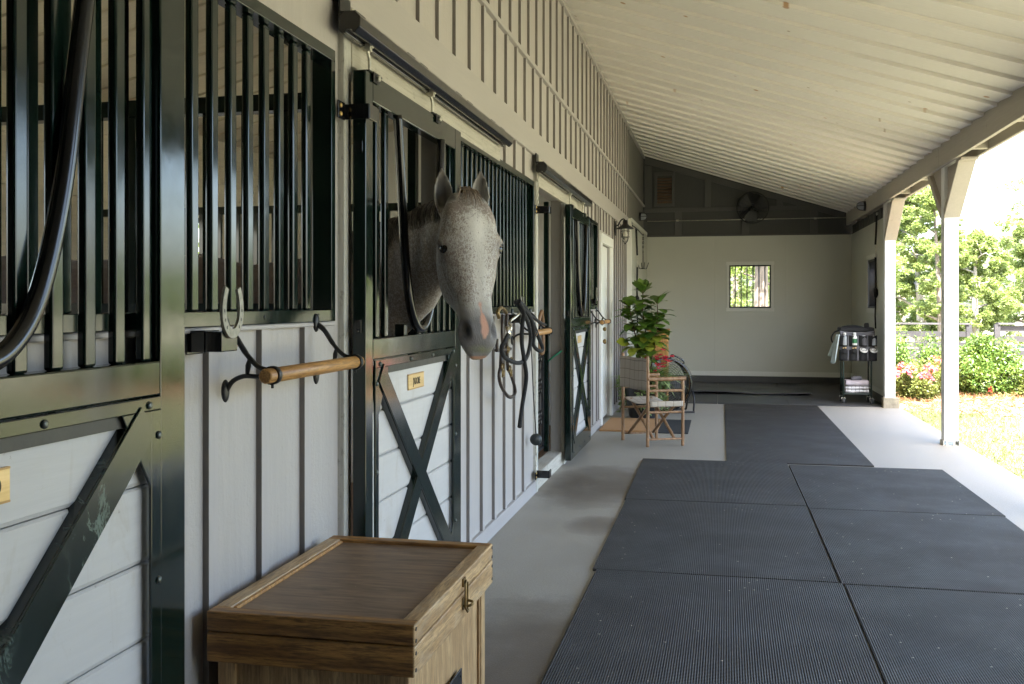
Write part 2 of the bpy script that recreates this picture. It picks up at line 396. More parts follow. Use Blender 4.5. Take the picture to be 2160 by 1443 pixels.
M['figyellow'] = leafmat('yellow_fig_leaves', (.26,.28,.03), (.30,.33,.04), .25, .35, .4)
M['spider'] = leafmat('spider_leaves', (.14,.26,.05), (.50,.58,.28), .3, .4)
M['ivy'] = leafmat('ivy_leaves', (.09,.15,.04), (.36,.42,.20), .3, .45)
M['bark'] = plain('bark', (.17,.14,.115), .9, .4, 9, (3,3,.5), .9, 30)
M['barkpale'] = plain('pale_bark', (.30,.27,.24), .9, .4, 7, (3,3,.6), .9, 26)
M['stem'] = plain('woody_stem', (.10,.06,.035), .8, .3, 30, bump=.4)
M['grassblade'] = leafmat('grass_blades', (.15,.175,.07), (.215,.225,.115), .3, .7, .2)
t = NT('lawn'); n1 = t.noise(.35,5,.6); n2 = t.noise(14,5,.7)
c = t.ramp(n2,[(.3,(.14,.143,.082)),(.7,(.205,.193,.125))]); c = t.mix(t.ramp(n1,[(.45,0),(.7,.6)]), c, (.225,.21,.145))
M['lawn'] = t.fin(c,.95,t.bump(n2,.6,.03))
t = NT('straw_bed'); n2 = t.noise(20,6,.75,.6); c = t.ramp(n2,[(.3,(.24,.135,.08)),(.7,(.38,.24,.15))]); M['bed'] = t.fin(c,.95,t.bump(n2,.8,.03))
M['straw'] = leafmat('pine_straw', (.30,.165,.09), (.46,.31,.20), .15, .8, .2)
M['sand'] = plain('pale_track', (.52,.43,.36), .95, .15, 3, bump=.4)
# ------------------------------------------------------------------ the setting: ground
def gz(x, y):
    d = max(0.0, math.hypot(max(x-3.0,0)*.6, max(y-17,0)) if y > 17 else max(x-6,0)*.5)
    return -.045 - .95*(1-math.exp(-(d/26.0)**1.3))
def ground():
    bm = bmesh.new(); xs = [-160,-110,-70,-45,-28,-16,-9,-5.3]+[-1.5,0,2.36]+[2.36+.9*i for i in range(1,12)]+[14,17,20,25,30,36,44,54,66,80,100,130,170]
    ys = [-120,-80,-50,-30,-16,-8,-4.3,0,4]+[6+1.0*i for i in range(0,24)]+[31,34,38,42,47,53,60,68,78,90,105,125,150,190,240]
    V = [[bm.verts.new((x, y, (gz(x,y) if not(-5.3 < x < 2.37 and -4.4 < y < 18) else -.3) + (.012*math.sin(x*2.1+y)*math.sin(y*1.3) if x > 2.6 else 0))) for y in ys] for x in xs]
    for i in range(len(xs)-1):
        for j in range(len(ys)-1):
            f = bm.faces.new((V[i][j],V[i+1][j],V[i+1][j+1],V[i][j+1])); f.smooth = True
    me = bpy.data.meshes.new('lawn'); bm.to_mesh(me); bm.free(); me.materials.append(M['lawn'])
    o = bpy.data.objects.new('lawn', me); COL.objects.link(o); tag(o, kind='structure', label='sunlit dry lawn and paddock ground sloping gently away')
ground()
mb = MB(); mb.box(-1.56,2.36,-4.3,17.97,-.2,0); o = mb.build('concrete_floor', M['concrete'], bevel=.008); tag(o, kind='structure')
mb = MB(); mb.box(-5.05,-1.56,-4.2,17.9,-.2,.03); o = mb.build('stall_floor', M['bed']); tag(o, kind='structure')

# ------------------------------------------------------------------ the stable
XW, XF, XI = -1.45, -1.355, -1.337           # wall back, panel face, batten face
SL = .314; ZR = 4.05                          # aisle ceiling pitch and height at the wall
SL2 = .27
PITCH = 3.80
OPEN = [(-.37,.88),(3.43,4.68),(7.23,8.48)]
GRI = [(.97,3.272),(4.77,7.072),(8.57,10.872)]
def zc(x): return ZR - SL*(x+1.335)
barn = thing('stable', 'long pale grey board and batten stable with a sloping white boarded aisle roof', 'stable')

# siding panels of the long stall front
w = MB()
w.box(XW,XF,-4.2,14.6,2.29,ZR+.05)
for a, b in ((-4.2,-.37),(.88,.97),(3.272,3.43),(4.68,4.77),(7.072,7.23),(8.48,8.57),(10.872,11.28),(12.30,17.8)): w.box(XW,XF,a,b,-.01,2.29)
for a, b in GRI: w.box(XW,XF,a,b,-.01,1.335)
w.box(XW,XF,11.28,12.30,2.10,2.29)
w.build('siding', M['siding'], barn)
w = MB(); w.box(XW,XF,14.6,17.8,2.29,ZR+.05); w.build('siding', M['siding_shade'], barn)
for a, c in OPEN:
    for p, q in ((a-.0,a+.004),(c-.004,c)): j = MB(); j.box(XW+.002,XF-.004,p,q,.116,2.289); j.build('jamb_shade_sheet', M['jamb_shade'], barn)  # thin sheets carrying the painted shade of the jambs
# battens, level boards, flashing
b = MB(); b2 = MB(); b3 = MB(); b4 = MB(); BT = .05
def bat(y, z0, z1): (b4 if y > 14.6 else b3 if z0 > 3 else b2 if z0 > 2.6 else b).box(XF-.004, XI, y, y+BT, z0, z1)
k = -30
for k in range(-30, 31):
    y = 5.23+.3125*k
    if -4.1 < y < 17.7: bat(y, 2.672, 3.122)
    yu = y+.135
    if -4.1 < yu < 17.7: bat(yu, 3.158, 3.985)
for k in range(-9, 60):
    y = 2.409+.31*k
    if 1.0 < y < 3.25: bat(y, .092, 1.322)
    if 3.6 < y < 14.52:
        if 5.96 < y < 7.03: bat(y, 2.295, 2.488)
        if 9.75 < y < 10.85: bat(y, 2.295, 2.488)
for k in range(8):
    y = 4.9+.305*k
    if y < 7.0: bat(y, .092, 1.322); bat(y+PITCH, .092, 1.322)
for y in (10.90,11.05): bat(y,.092,2.488)
for k in range(8):
    y = 12.52+.262*k
    if y < 14.5: bat(y,.092,2.488)
for k in range(4): bat(11.25+.3*k, 2.24, 2.488)
for b_, mm_ in ((b,'trim'),(b2,'trim'),(b3,'trim'),(b4,'siding_shade')):
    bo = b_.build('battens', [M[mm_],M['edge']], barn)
    for p in bo.data.polygons: p.material_index = 1 if abs(p.normal.y) > .9 else 0  # side faces take the painted shade
h = MB()
h.box(XF-.004,-1.331,-4.1,14.6,2.490,2.670)
h.box(XF-.004,-1.326,-4.1,17.78,3.124,3.156)
h.box(XF-.004,-1.322,-4.1,17.78,3.987,4.026)
for a, c in ((-4.1,-.46),(.97,3.36),(4.77,7.16),(8.57,11.16),(12.46,14.6)): h.box(XF-.004,-1.333,a,c,.0,.090)
for a, c in GRI: h.box(XF-.004,-1.329,a,c,1.322,1.3365)
h.build('trim_board', M['trimY'], barn, bevel=.003, segs=1)
for a, c in ((-.37,2.12),(3.43,5.92),(7.23,9.72)):
    h = MB(); h.box(XF-.004,-1.326,a,c,2.272,2.488); h.build('header_board', M['rough'], barn, bevel=.004)
for i, (a, c) in enumerate(OPEN):
    h = MB(); h.box(XF-.004,-1.33,a-.07,a,0,2.488); h.build('door_jamb', M['roughZ'], barn, bevel=.004)
    h = MB(); h.box(XF-.004,-1.33,c,c+.085,.0,2.27); h.build('door_jamb', M['roughZ'], barn, bevel=.004)
    h = MB(); h.box(XW-.02,-1.345,a,c,-.02,.115); h.build('door_sill', M['rough'], barn, bevel=.006)
    for p, q in ((c-.06,c-.004),(a+.004,a+.05)): h = MB(); h.box(XW-.05,XW-.012,p,q,.115,2.28); h.build('steel_jamb', M['metal'], barn)

# barred fronts of the stalls
for a, c in GRI:
    g = MB(); x0, x1 = -1.40, -1.328; za, zb = 1.338, 2.29
    g.box(x0,x1,a,c,za,za+.04); g.box(x0,x1,a,c,zb-.04,zb); g.box(x0,x1,a,a+.036,za+.04,zb-.04); g.box(x0,x1,c-.036,c,za+.04,zb-.04)
    for y in (a+.4, a+1.2, c-.15, c-.55): g.cyl((x1-.001,y,za+.02),(x1+.003,y,za+.02),.007,8)
    gr = g.build('stall_grille', M['metal'], barn, bevel=.003, segs=2)
    n = int((c-a-.3)/.1045)
    for k in range(n+1):
        y = c-.172-.1045*k
        m_ = MB(); m_.box(-1.374,-1.353,y-.019,y+.019,za+.04,zb-.04); m_.build('bar', M['metal'], gr, bevel=.006, segs=3)

# ceiling of the aisle: boards laid down the slope, each lapping the next
def boards(name, m, x0, z0, x1, z1, y0, y1, step, lip, parent, thick=.05):
    c = MB(); y = y0
    while y < y1-.01:
        e = min(y+step, y1)
        g_ = 0; p = [(x0,y,z0-lip),(x1,y,z1-lip),(x1,e-g_,z1),(x0,e-g_,z0)]
        c.quad(p[0],p[3],p[2],p[1])
        c.quad((x0,y,z0-lip),(x1,y,z1-lip),(x1,y,z1+thick),(x0,y,z0+thick))
        y = e
    c.quad((x0,y0,z0+thick),(x1,y0,z1+thick),(x1,y1,z1+thick),(x0,y1,z0+thick))
    return c.build(name, m, parent, recalc=False)
XE = 2.425
boards('ceiling', M['ceiling'], -1.50, zc(-1.50), XE, zc(XE), -4.2, 17.84, .4035, .030, barn)
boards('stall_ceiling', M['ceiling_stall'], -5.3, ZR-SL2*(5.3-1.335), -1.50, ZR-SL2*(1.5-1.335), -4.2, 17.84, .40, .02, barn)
r = MB()
r.prism([(-1.50,zc(-1.5)+.06),(XE+.03,zc(XE+.03)+.06),(XE+.03,zc(XE+.03)+.11),(-1.50,zc(-1.5)+.16)], -4.35, 18.1, 'y')
r.prism([(-5.33,ZR-SL2*(5.33-1.335)+.06),(-1.505,ZR-SL2*.17+.06),(-1.505,zc(-1.5)+.16),(-5.33,ZR-SL2*(5.33-1.335)+.13)], -4.35, 18.1, 'y')
r.build('roof', M['shingle'], barn)
r = MB(); r.box(XE+.002,XE+.03,-4.3,18.0,zc(XE)-.012,zc(XE)+.10); r.build('eave_board', M['post'], barn)
# beam: two planks with blocks between, carrying the eave
bm_ = MB()
joints = [-4.2,-.30,3.28,6.86,10.44,14.02,17.78]
for p, q in zip(joints, joints[1:]):
    bm_.box(2.112,2.150,p+.001,q-.001,2.742,2.985-.02); bm_.box(2.286,2.324,p+.001,q-.001,2.742,2.90)
    for f in (.3,.68):
        y = p+(q-p)*f; bm_.box(2.151,2.285,y-.03,y+.03,2.752,2.90)
bm_.build('eave_beam', M['beam'], barn, bevel=.004, segs=1)
# posts with knee braces
for yf in (-3.95,-.37,3.21,6.79,10.37,13.95):
    p = MB(); z0 = .045 if yf != 13.95 else .135
    p.box(2.1515,2.2845,yf,yf+.14,z0,2.90); po = p.build('porch_post', M['post'], barn, bevel=.006)
    if yf != 13.95:
        s = MB(); s.box(2.140,2.296,yf-.010,yf+.150,0,.006)
        for a in (2.142,2.286): s.box(a,a+.009,yf-.008,yf+.148,.006,.05)
        s.box(2.17,2.185,yf-.012,yf-.004,.006,.05); s.box(2.235,2.25,yf-.012,yf-.004,.006,.05); s.build('post_base', M['galv'], po)
    else:
        s = MB(); s.box(2.13,2.33,yf-.03,yf+.15,-.01,.134); s.build('plinth', M['stone'], po, bevel=.01)
    for sgn, y0 in ((-1, yf), (1, yf+.14)):
        if yf == 13.95 and sgn == 1: continue
        L = .63; t_ = .05
        k_ = MB()
        poly = [(y0,2.285),(y0+sgn*L,2.741),(y0+sgn*L,2.741-.02),(y0+sgn*(L+.018),2.741-.035),(y0+sgn*.022,2.235),(y0,2.235)]
        if True:
            k_.prism([(y0+sgn*.001,2.24),(y0+sgn*(L-.02),2.705),(y0+sgn*L,2.741),(y0+sgn*(L-.09),2.741),(y0+sgn*.001,2.33)], 2.146, 2.300, 'x')
        k_.prism([(y0+sgn*.001,2.335),(y0+sgn*(L-.10),2.7405),(y0+sgn*.001,2.7405)], 2.185, 2.255, 'x')
        k_.box(2.148,2.305,min(y0+sgn*(L-.02),y0+sgn*(L+.07)),max(y0+sgn*(L-.02),y0+sgn*(L+.07)),2.715,2.7415) if sgn < 0 else None
        k_.build('knee_brace', M['brace'], po, bevel=.004, segs=1)

# end wall of the wash bay
YB = 17.78
bw = MB()
wx0, wx1, wz0, wz1 = .15,.86,1.32,2.07
def holed(mb_, axis, t0, t1, u0, u1, v0, v1, hu0, hu1, hv0, hv1):
    for a, c, e, f in ((u0,hu0,v0,v1),(hu1,u1,v0,v1),(hu0,hu1,v0,hv0),(hu0,hu1,hv1,v1)):
        if axis == 'y': mb_.box(a,c,t0,t1,e,f)
        else: mb_.box(t0,t1,a,c,e,f)
holed(bw,'y',YB,YB+.19,-1.29,2.20,.125,2.585,wx0,wx1,wz0,wz1)
bw.box(-1.355,-1.29,14.6,YB+.05,.125,2.655)
holed(bw,'x',2.20,2.285,14.095,YB,.125,2.585,15.02,15.81,1.33,2.05)
bw.build('wash_bay_panel', M['panel'], barn)
class _D:
    def __init__(s, n, m): s.n, s.m = n, m
    def box(s, *a): q = MB(); q.box(*a); q.build(s.n, s.m, barn, bevel=.002, segs=1)
tr = _D('panel_trim', M['panel'])
for x in (-.091,1.12): tr.box(x-.012,x+.012,YB-.004,YB+.001,.21,2.583)
tr.box(-1.289,-1.25,YB-.012,YB,.21,2.583); tr.box(2.165,2.199,YB-.012,YB,.21,2.583)
tr = _D('panel_trim', M['ptrim'])
tr.box(-1.289,2.199,YB-.018,YB+.002,.125,.205); tr.box(2.182,2.20,14.1,YB-.019,.125,.20); tr.box(-1.292,-1.272,14.6,YB-.019,.125,.205)
tr.box(-1.354,-1.283,14.585,14.64,.092,2.485); tr.box(-1.30,-1.283,14.64,YB-.02,2.62,2.665)
for a, c, e, f in ((wx0-.055,wx1+.055,wz1+.002,wz1+.062),(wx0-.055,wx1+.055,wz0-.062,wz0-.002)): tr.box(a,c,YB-.022,YB,e,f)
tr.box(wx0-.045,wx0-.001,YB-.017,YB,wz0-.002,wz1+.002); tr.box(wx1+.001,wx1+.045,YB-.017,YB,wz0-.002,wz1+.002)
tr.box(2.183,2.20,14.95,15.015,1.26,2.12); tr.box(2.183,2.20,15.815,15.88,1.26,2.12); tr.box(2.183,2.20,15.015,15.815,2.055,2.12); tr.box(2.183,2.20,15.015,15.815,1.26,1.325)
class _D:
    def __init__(s, n, m): s.n, s.m = n, m
    def box(s, *a): q = MB(); q.box(*a); q.build(s.n, s.m, barn, bevel=.002, segs=1)
dk = _D('gable_wall', M['dark'])
dk.box(-1.36,2.32,YB+.04,YB+.17,2.585,4.1); dk.box(-1.29,2.2,YB+.002,YB+.06,-.02,.125); dk.box(2.215,2.285,14.095,YB,2.585,2.742); dk.box(2.203,2.28,14.1,YB,-.02,.125); dk.box(-1.355,-1.293,14.6,YB,-.02,.125)
class _S:
    def box(self, *a): q = MB(); q.box(*a); q.build('gable_stud', M['dark2'], barn, bevel=.002, segs=1)
    def prism(self, *a): q = MB(); q.prism(*a); q.build('gable_stud', M['dark2'], barn, bevel=.002, segs=1)
st = _S()
st.box(-1.34,2.112,YB+.0,YB+.038,3.03,3.10); st.box(-1.29,2.2,YB+.002,YB+.03,2.586,2.615)
for x in (-.80,.36,1.52): st.box(x,x+.13,YB+.006,YB+.039,2.616,3.028)
for x, zt in ((-.28,0),(.95,0)): st.box(x,x+.12,YB+.006,YB+.039,3.102,zc(x+.12)-.07)
for y in (14.6,15.2,15.8,16.4,17.0): st.box(2.196,2.214,y,y+.09,2.588,2.741)
st.prism([(-1.33,zc(-1.33)-.14),(2.1,zc(2.1)-.11),(2.1,zc(2.1)-.02),(-1.33,zc(-1.33)-.03)], YB+.008, YB+.039, 'y')
st.box(-1.33,-1.21,YB+.003,YB+.037,3.105,zc(-1.2)-.15)
cd = MB(); cd.tube([(-1.28,YB-.03,2.865),(2.10,YB-.03,2.875)],.009,8); 
for x in (-.75,.4,1.6): cd.box(x-.02,x+.02,YB-.045,YB-.005,2.855,2.885)
cd.build('conduit', M['galv'], barn)
# louvred vent
vt = MB(); vx0, vx1, vz0, vz1 = -1.16,-.80,3.13,3.74
for a, c, e, f in ((vx0,vx1,vz0,vz0+.05),(vx0,vx1,vz1-.05,vz1),(vx0,vx0+.05,vz0+.05,vz1-.05),(vx1-.05,vx1,vz0+.05,vz1-.05)): vt.box(a,c,YB-.012,YB+.038,e,f)
ve = vt.build('vent', M['dark2'], barn, bevel=.003)
lv = MB()
for k in range(9):
    z = vz0+.075+k*.052; lv.obox((vx0+.051,YB+.012,z),(vx1-.051,YB+.012,z),.045,.006,(0,-.75,.6))
lv.build('louvre', plain('louvre_wood',(.16,.10,.06),.7,.2,8), ve)
# barred windows of the wash bay
def barwin(axis, t, u0, u1, z0, z1, n):
    f = MB()
    def bx(a, c, e, g): f.box(a,c,t[0],t[1],e,g) if axis == 'y' else f.box(t[0],t[1],a,c,e,g)
    e = .024
    bx(u0,u1,z0,z0+e); bx(u0,u1,z1-e,z1); bx(u0,u0+e,z0+e,z1-e); bx(u1-e,u1,z0+e,z1-e)
    o = f.build('window', M['black'], barn, bevel=.002)
    tm = (t[0]+t[1])/2
    for k in range(n):
        u = u0+(u1-u0)*(k+1)/(n+1); p = MB()
        if axis == 'y': p.tube([(u,tm,z0+e),(u,tm,z1-e)],.0105,8)
        else: p.tube([(tm,u,z0+e),(tm,u,z1-e)],.0105,8)
        p.build('window_bar', M['black'], o)
barwin('y',(YB-.006,YB+.024),wx0,wx1,wz0,wz1,6)
barwin('x',(2.194,2.224),15.02,15.81,1.33,2.05,7)

# white door to the tack room
d = MB(); d.box(XF-.004,-1.322,11.17,11.28,0,2.15); d.box(XF-.004,-1.322,12.30,12.41,0,2.15); d.box(XF-.004,-1.319,11.16,12.42,2.095,2.205)
fr = d.build('door_frame', M['white'], barn, bevel=.004)
d = MB(); d.box(-1.425,-1.385,11.35,12.29,.025,2.09); d.box(-1.386,-1.380,11.43,12.20,.25,.95); d.box(-1.386,-1.380,11.43,12.20,1.10,1.98)
wd = d.build('tack_room_door', M['white'], barn, bevel=.004)
d = MB(); d.box(-1.50,-1.44,11.282,12.298,0,2.09); d.build('door_gap_shade', M['black'], wd)  # black sheet standing for the shadow gap beside the slab
for z, r_ in ((.956,.03),(1.10,.024)):
    d = MB(); d.lathe([(.03,0),(.03,.008),(.012,.012),(.012,.035),(r_,.05),(r_,.068),(.012,.078)], (-1.379,11.47,z),(1,0,0),16); d.build('door_knob' if z < 1 else 'dead_bolt', M['oldbrass'], wd)

# stall linings, partitions and rear openings
s = MB()
WO = [(-.2,2.3),(3.7,6.0),(7.5,9.04)]
ys = [-4.2]+[q for a in WO for q in a]+[17.8]
for i in range(0, len(ys), 2): s.box(-5.12,-5.0,ys[i],ys[i+1],-.02,3.2)
for a, c in WO: s.box(-5.12,-5.0,a,c,-.02,1.25); s.box(-5.12,-5.0,a,c,2.24,3.2)
s.box(-5.12,XW,-4.32,-4.2,-.02,4.2); s.box(-5.12,XW,17.84,17.95,-.02,4.2)
s.build('stall_wall', M['cream'], barn)
s = MB(); s.box(-4.98,XW-.002,10.93,10.99,-.02,3.6); s.build('stall_wall', M['white'], barn)  # lighter than the cream linings: missing light put into its colour
s = MB()
for z in (2.62,2.80,2.25): s.box(-5.0,-4.975,-4.1,17.7,z,z+.025)
s.build('stall_trim', M['cream'], barn)
for a, c in WO:
    s = MB(); s.box(-5.06,-5.02,a,c,1.25,1.30); s.box(-5.06,-5.02,a,c,2.19,2.24); s.box(-5.06,-5.02,a,a+.04,1.30,2.19); s.box(-5.06,-5.02,c-.04,c,1.30,2.19)
    for k in range(1,4): s.box(-5.05,-5.03,a+(c-a)*k/4-.012,a+(c-a)*k/4+.012,1.30,2.19)
    s.build('rear_window', M['metal'], barn)
for y in (-.45,3.35,7.15):
    s = MB()
    for k in range(8): s.box(-4.99,XW-.012,y-.025,y+.025,.03+.166*k,.03+.166*k+.163)
    pt = s.build('stall_partition', M['cream'], barn, bevel=.004, segs=1)
    s = MB(); s.box(-4.985,XW-.013,y-.03,y+.03,1.36,1.40); s.box(-4.985,XW-.013,y-.03,y+.03,2.10,2.16)
    x = XW-.10
    while x > -4.9: s.box(x-.016,x+.016,y-.016,y+.016,1.40,2.10); x -= .155
    s.build('partition_bars', M['metal'], pt)
# wire feeder guard on the far partition
s = MB()
for k in range(7): s.tube([(-3.05+.16*k,7.06,1.42),(-3.05+.16*k,7.06,1.86)],.005,6)
for k in range(5): s.tube([(-3.05,7.06,1.45+.1*k),(-2.09,7.06,1.45+.1*k)],.005,6)
s.tube(smooth_path([(-3.08,7.06,1.4),(-3.0,7.06,1.82),(-2.9,7.06,1.9),(-2.1,7.06,1.9),(-2.05,7.06,1.4)],5),.014,8)
s.build('wire_rack', M['black'], barn)
# unseen gable behind, kept dark, and a side wall added to block light
s = MB(); s.box(-1.35,2.3,-4.32,-4.2,-.02,4.1); s.box(2.2,2.28,-4.2,1.3,-.02,2.742)
s.build('end_wall_light_block', M['dark'], barn)

# door tracks
for y in (-.53,3.27,7.07):
    t_ = MB(); x0, x1, z0, z1 = -1.318,-1.236,2.352,2.428; c_ = .02
    t_.prism([(x0,z0+.012),(x0+.012,z0),(x0+.03,z0),(x0+.03,z0+.012),(x1-.03,z0+.012),(x1-.03,z0),(x1-c_,z0),(x1,z0+c_),(x1,z1-c_),(x1-c_,z1),(x0+c_,z1),(x0,z1-c_)], y, y+2.6, 'y')
    tk = t_.build('door_track', M['blackgloss'], barn, bevel=.003, segs=2)
    for f in (.01,.31,.62,.92):
        t_ = MB(); yy = y+2.6*f; t_.box(-1.326,-1.262,yy,yy+.10,2.426,2.437); t_.box(-1.326,-1.320,yy,yy+.10,2.437,2.485 if f > .05 else 2.50)
        t_.build('track_bracket', M['black'], tk)
# guide brackets that hold the doors in
for y in (-.47,3.33,7.13):
    for z in (2.09,.14):
        q = MB(); q.box(-1.329,-1.322,y-.045,y+.02,z-.032,z+.032); q.box(-1.325,-1.232,y+.02,y+.027,z-.028,z+.028); q.box(-1.240,-1.232,y+.027,y+.11,z-.028,z+.028)
        gb = q.build('door_stop', M['blackgloss'], barn, bevel=.003)
        q = MB()
        for dz in (-.015,.015): q.lathe([(.009,0),(.009,.003),(.005,.006)],(-1.322,y-.025,z+dz),(1,0,0),10)
        q.build('bolt', M['brass'], gb)
# ------------------------------------------------------------------ sliding stall doors (built once at the origin: front at x=0, y 0..1.345)
DW = 1.345
def make_door(label, loc, yoke_open, scuffed=False):
    t = thing('stall_door', label, 'stall door', loc, 0, 'sliding stall doors')
    f = MB(); d0, d1 = -.05, 0
    for a, c in ((0,.078),(DW-.108,DW)): f.box(d0,d1,a,c,.045,2.25)
    f.box(d0,d1,.078,DW-.108,2.147,2.25); f.box(d0,d1,.078,DW-.108,1.19,1.268); f.box(d0,d1,.078,DW-.108,.045,.15)
    f.build('frame', M['metal'], t, bevel=.004)
    # bolted plate frame round the boards
    p = MB(); x0, x1 = -.002, .006; ya, yb, za, zb = .090, DW-.114, .055, 1.188
    p.box(x0,x1,ya,yb,za+.03+.02,za+.16); p.box(x0,x1,ya,yb,zb-.030,zb); p.box(x0,x1,ya,ya+.036,za+.16,zb-.030); p.box(x0,x1,yb-.040,yb,za+.16,zb-.030)
    # corner gussets
    for yc, s in ((ya,1),(yb,-1)):
        p.prism([(yc+s*.036,zb-.03),(yc+s*.15,zb-.03),(yc+s*.036,zb-.21)], x0+.001, x1-.0005, 'x')
        p.prism([(yc+s*.036,za+.16),(yc+s*.036,za+.30),(yc+s*.15,za+.16)], x0+.001, x1-.0005, 'x')
    p.build('plate_frame', M['metal'], t, bevel=.002, segs=2)
    p = MB(); p.box(-.0195,-.004,ya+.05,yb-.05,zb-.058,zb-.0305); p.build('inner_channel', M['black'], t)
    q = MB()
    for y in (ya+.05,(ya+yb)/2-.14,(ya+yb)/2+.17,yb-.05): q.lathe([(.0095,0),(.0085,.004),(.004,.007)],(x1-.0005,y,zb-.017),(1,0,0),12); q.lathe([(.0095,0),(.0085,.004),(.004,.007)],(x1-.0005,y,.10),(1,0,0),12)
    for y in (ya+.012,yb-.012):
        for z in (1.10,.77,.35): q.lathe([(.0095,0),(.0085,.004),(.004,.007)],(x1-.0005,y,z),(1,0,0),12)
    q.build('rivet', plain('rivet',(.10,.11,.10),.35,.2,20,metal=.6), t)
    # X of angle arms: face plates with inner returns
    cx = MB(); yc, zc_ = (ya+yb)/2, .66
    for s in (1,-1):
        A = Vector((x1+.0015, yc-s*.515, 1.14)); B = Vector((x1+.0015, yc+s*.515, .20))
        cx.obox(A+Vector((s*.0006,0,0)), B+Vector((s*.0006,0,0)), .085, .007, (1,0,0))
        dd = (B-A).normalized(); nn = Vector((0,-dd.z,dd.y))*s
        A2, B2 = A.lerp(B,.045), A.lerp(B,.96)
        cx.obox(A2+nn*.039-Vector((.0215,0,0)), B2+nn*.039-Vector((.0215,0,0)), .008, .036, (1,0,0))
        cx.obox(A2-nn*.039-Vector((.0215,0,0)), B2-nn*.039-Vector((.0215,0,0)), .008, .036, (1,0,0))
    cx.build('cross_brace', M['metal_s'] if scuffed else M['metal'], t, bevel=.0015, segs=1)
    b_ = MB()
    for k in range(7):
        z0 = .06+.1765*k-.13; z1 = z0+.1735
        z0, z1 = max(z0,.052), min(z1,1.186)
        if z1-z0 < .02: continue
        b_.prism([(-.045,z0),(-.026,z0),(-.020,z0+.010),(-.020,z1-.005),(-.026,z1),(-.045,z1)], .079, DW-.109, 'y')
    b_.build('boards', M['board'], t)
    # bars
    yL0, yR0 = .352, .978
    for k in range(11):
        y = .175+.1035*k
        if y > DW-.13: continue
        z1_ = 2.147
        if yoke_open and yL0-.005 < y < yR0+.03:
            # only the stubs under the yoke remain
            if y < .50: continue
            z1_ = 1.29+max(0, (y-.66))*1.25
            if z1_ < 1.30: continue
        m_ = MB(); m_.box(-.036,-.015,y-.019,y+.019,1.268,min(z1_,2.147)); m_.build('bar', M['metal'], t, bevel=.006, segs=3)
    y_ = MB()
    pts = smooth_path([(.004,yL0,2.15),(.004,.395,1.90),(.004,.44,1.62),(.004,.50,1.42),(.004,.575,1.322),(.004,.66,1.292),(.004,.745,1.322),(.004,.82,1.42),(.004,.885,1.62),(.004,.935,1.90),(.004,yR0,2.15)],8)
    y_.tube(pts, .019, 14); y_.build('yoke', M['blackgloss'], t)
    if yoke_open:
        y_ = MB(); y_.box(-.046,-.004,.46,.50,1.268,1.315); y_.build('yoke_latch', M['metal'], t, bevel=.004)
    n = MB(); n.box(-.019,-.013,.547,.763,1.040,1.0985); pl = n.build('nameplate', M['plate'], t, bevel=.001, segs=1)
    e = MB(); e.box(-.0195,-.0126,.547,.763,1.0365,1.0405); e.box(-.0195,-.0126,.547,.763,1.098,1.102); e.build('plate_rail', M['plateedge'], pl)
    for y in (.10,.92):
        h = MB(); h.box(-.046,.004,y-.07,y+.07,2.2505,2.256); h.box(.004,.008,y-.035,y+.035,2.22,2.256)
        hp = h.build('hanger', M['black'], t)
        h = MB(); h.tube(smooth_path([(-.022,y,2.236),(-.022,y,2.30),(-.022,y-.006,2.318),(-.022,y-.02,2.335),(-.022,y-.02,2.358)],4),.0065,8)
        h.box(-.036,-.008,y-.032,y-.008,2.335,2.362); h.cyl((-.045,y-.02,2.352),(0,y-.02,2.352),.007,8); h.lathe([(.013,0),(.013,.009)],(-.022,y,2.256),(0,0,1),6); h.lathe([(.011,0),(.011,.012)],(.008,y,2.236),(1,0,0),6)
        h.build('hanger_bolt', M['galv'], hp)
    l = MB(); l.box(-.036,-.014,-.010,0.001,1.29,1.34); l.lathe([(.008,0),(.008,.02)],(-.025,-.010,1.30),(0,-1,0),8); l.box(-.04,-.01,-.006,.001,1.95,1.99); l.build('latch', M['blackgloss'], t, bevel=.002)
    return t, pl
DX = -1.26
d0, pl0 = make_door('green black stall door nearest the camera, cut by the photo edge, its brass plate ending in O', (DX,.814,0), False, True)
text_mesh('lettering', 'O', M['ink'], pl0, (-.0125,.728,1.068), (R(90),0,R(90)), .040, .72)
d1, pl1 = make_door('green black stall door that the grey horse leans out of, with a brass plate reading J\'ADORE', (DX,3.39,0), True)
text_mesh('lettering', "J'ADORE", M['ink'], pl1, (-.0125,.655,1.068), (R(90),0,R(90)), .042, .62)
d2, pl2 = make_door('green black stall door slid open beside the dark doorway, farthest from the camera', (DX,8.40,0), False)
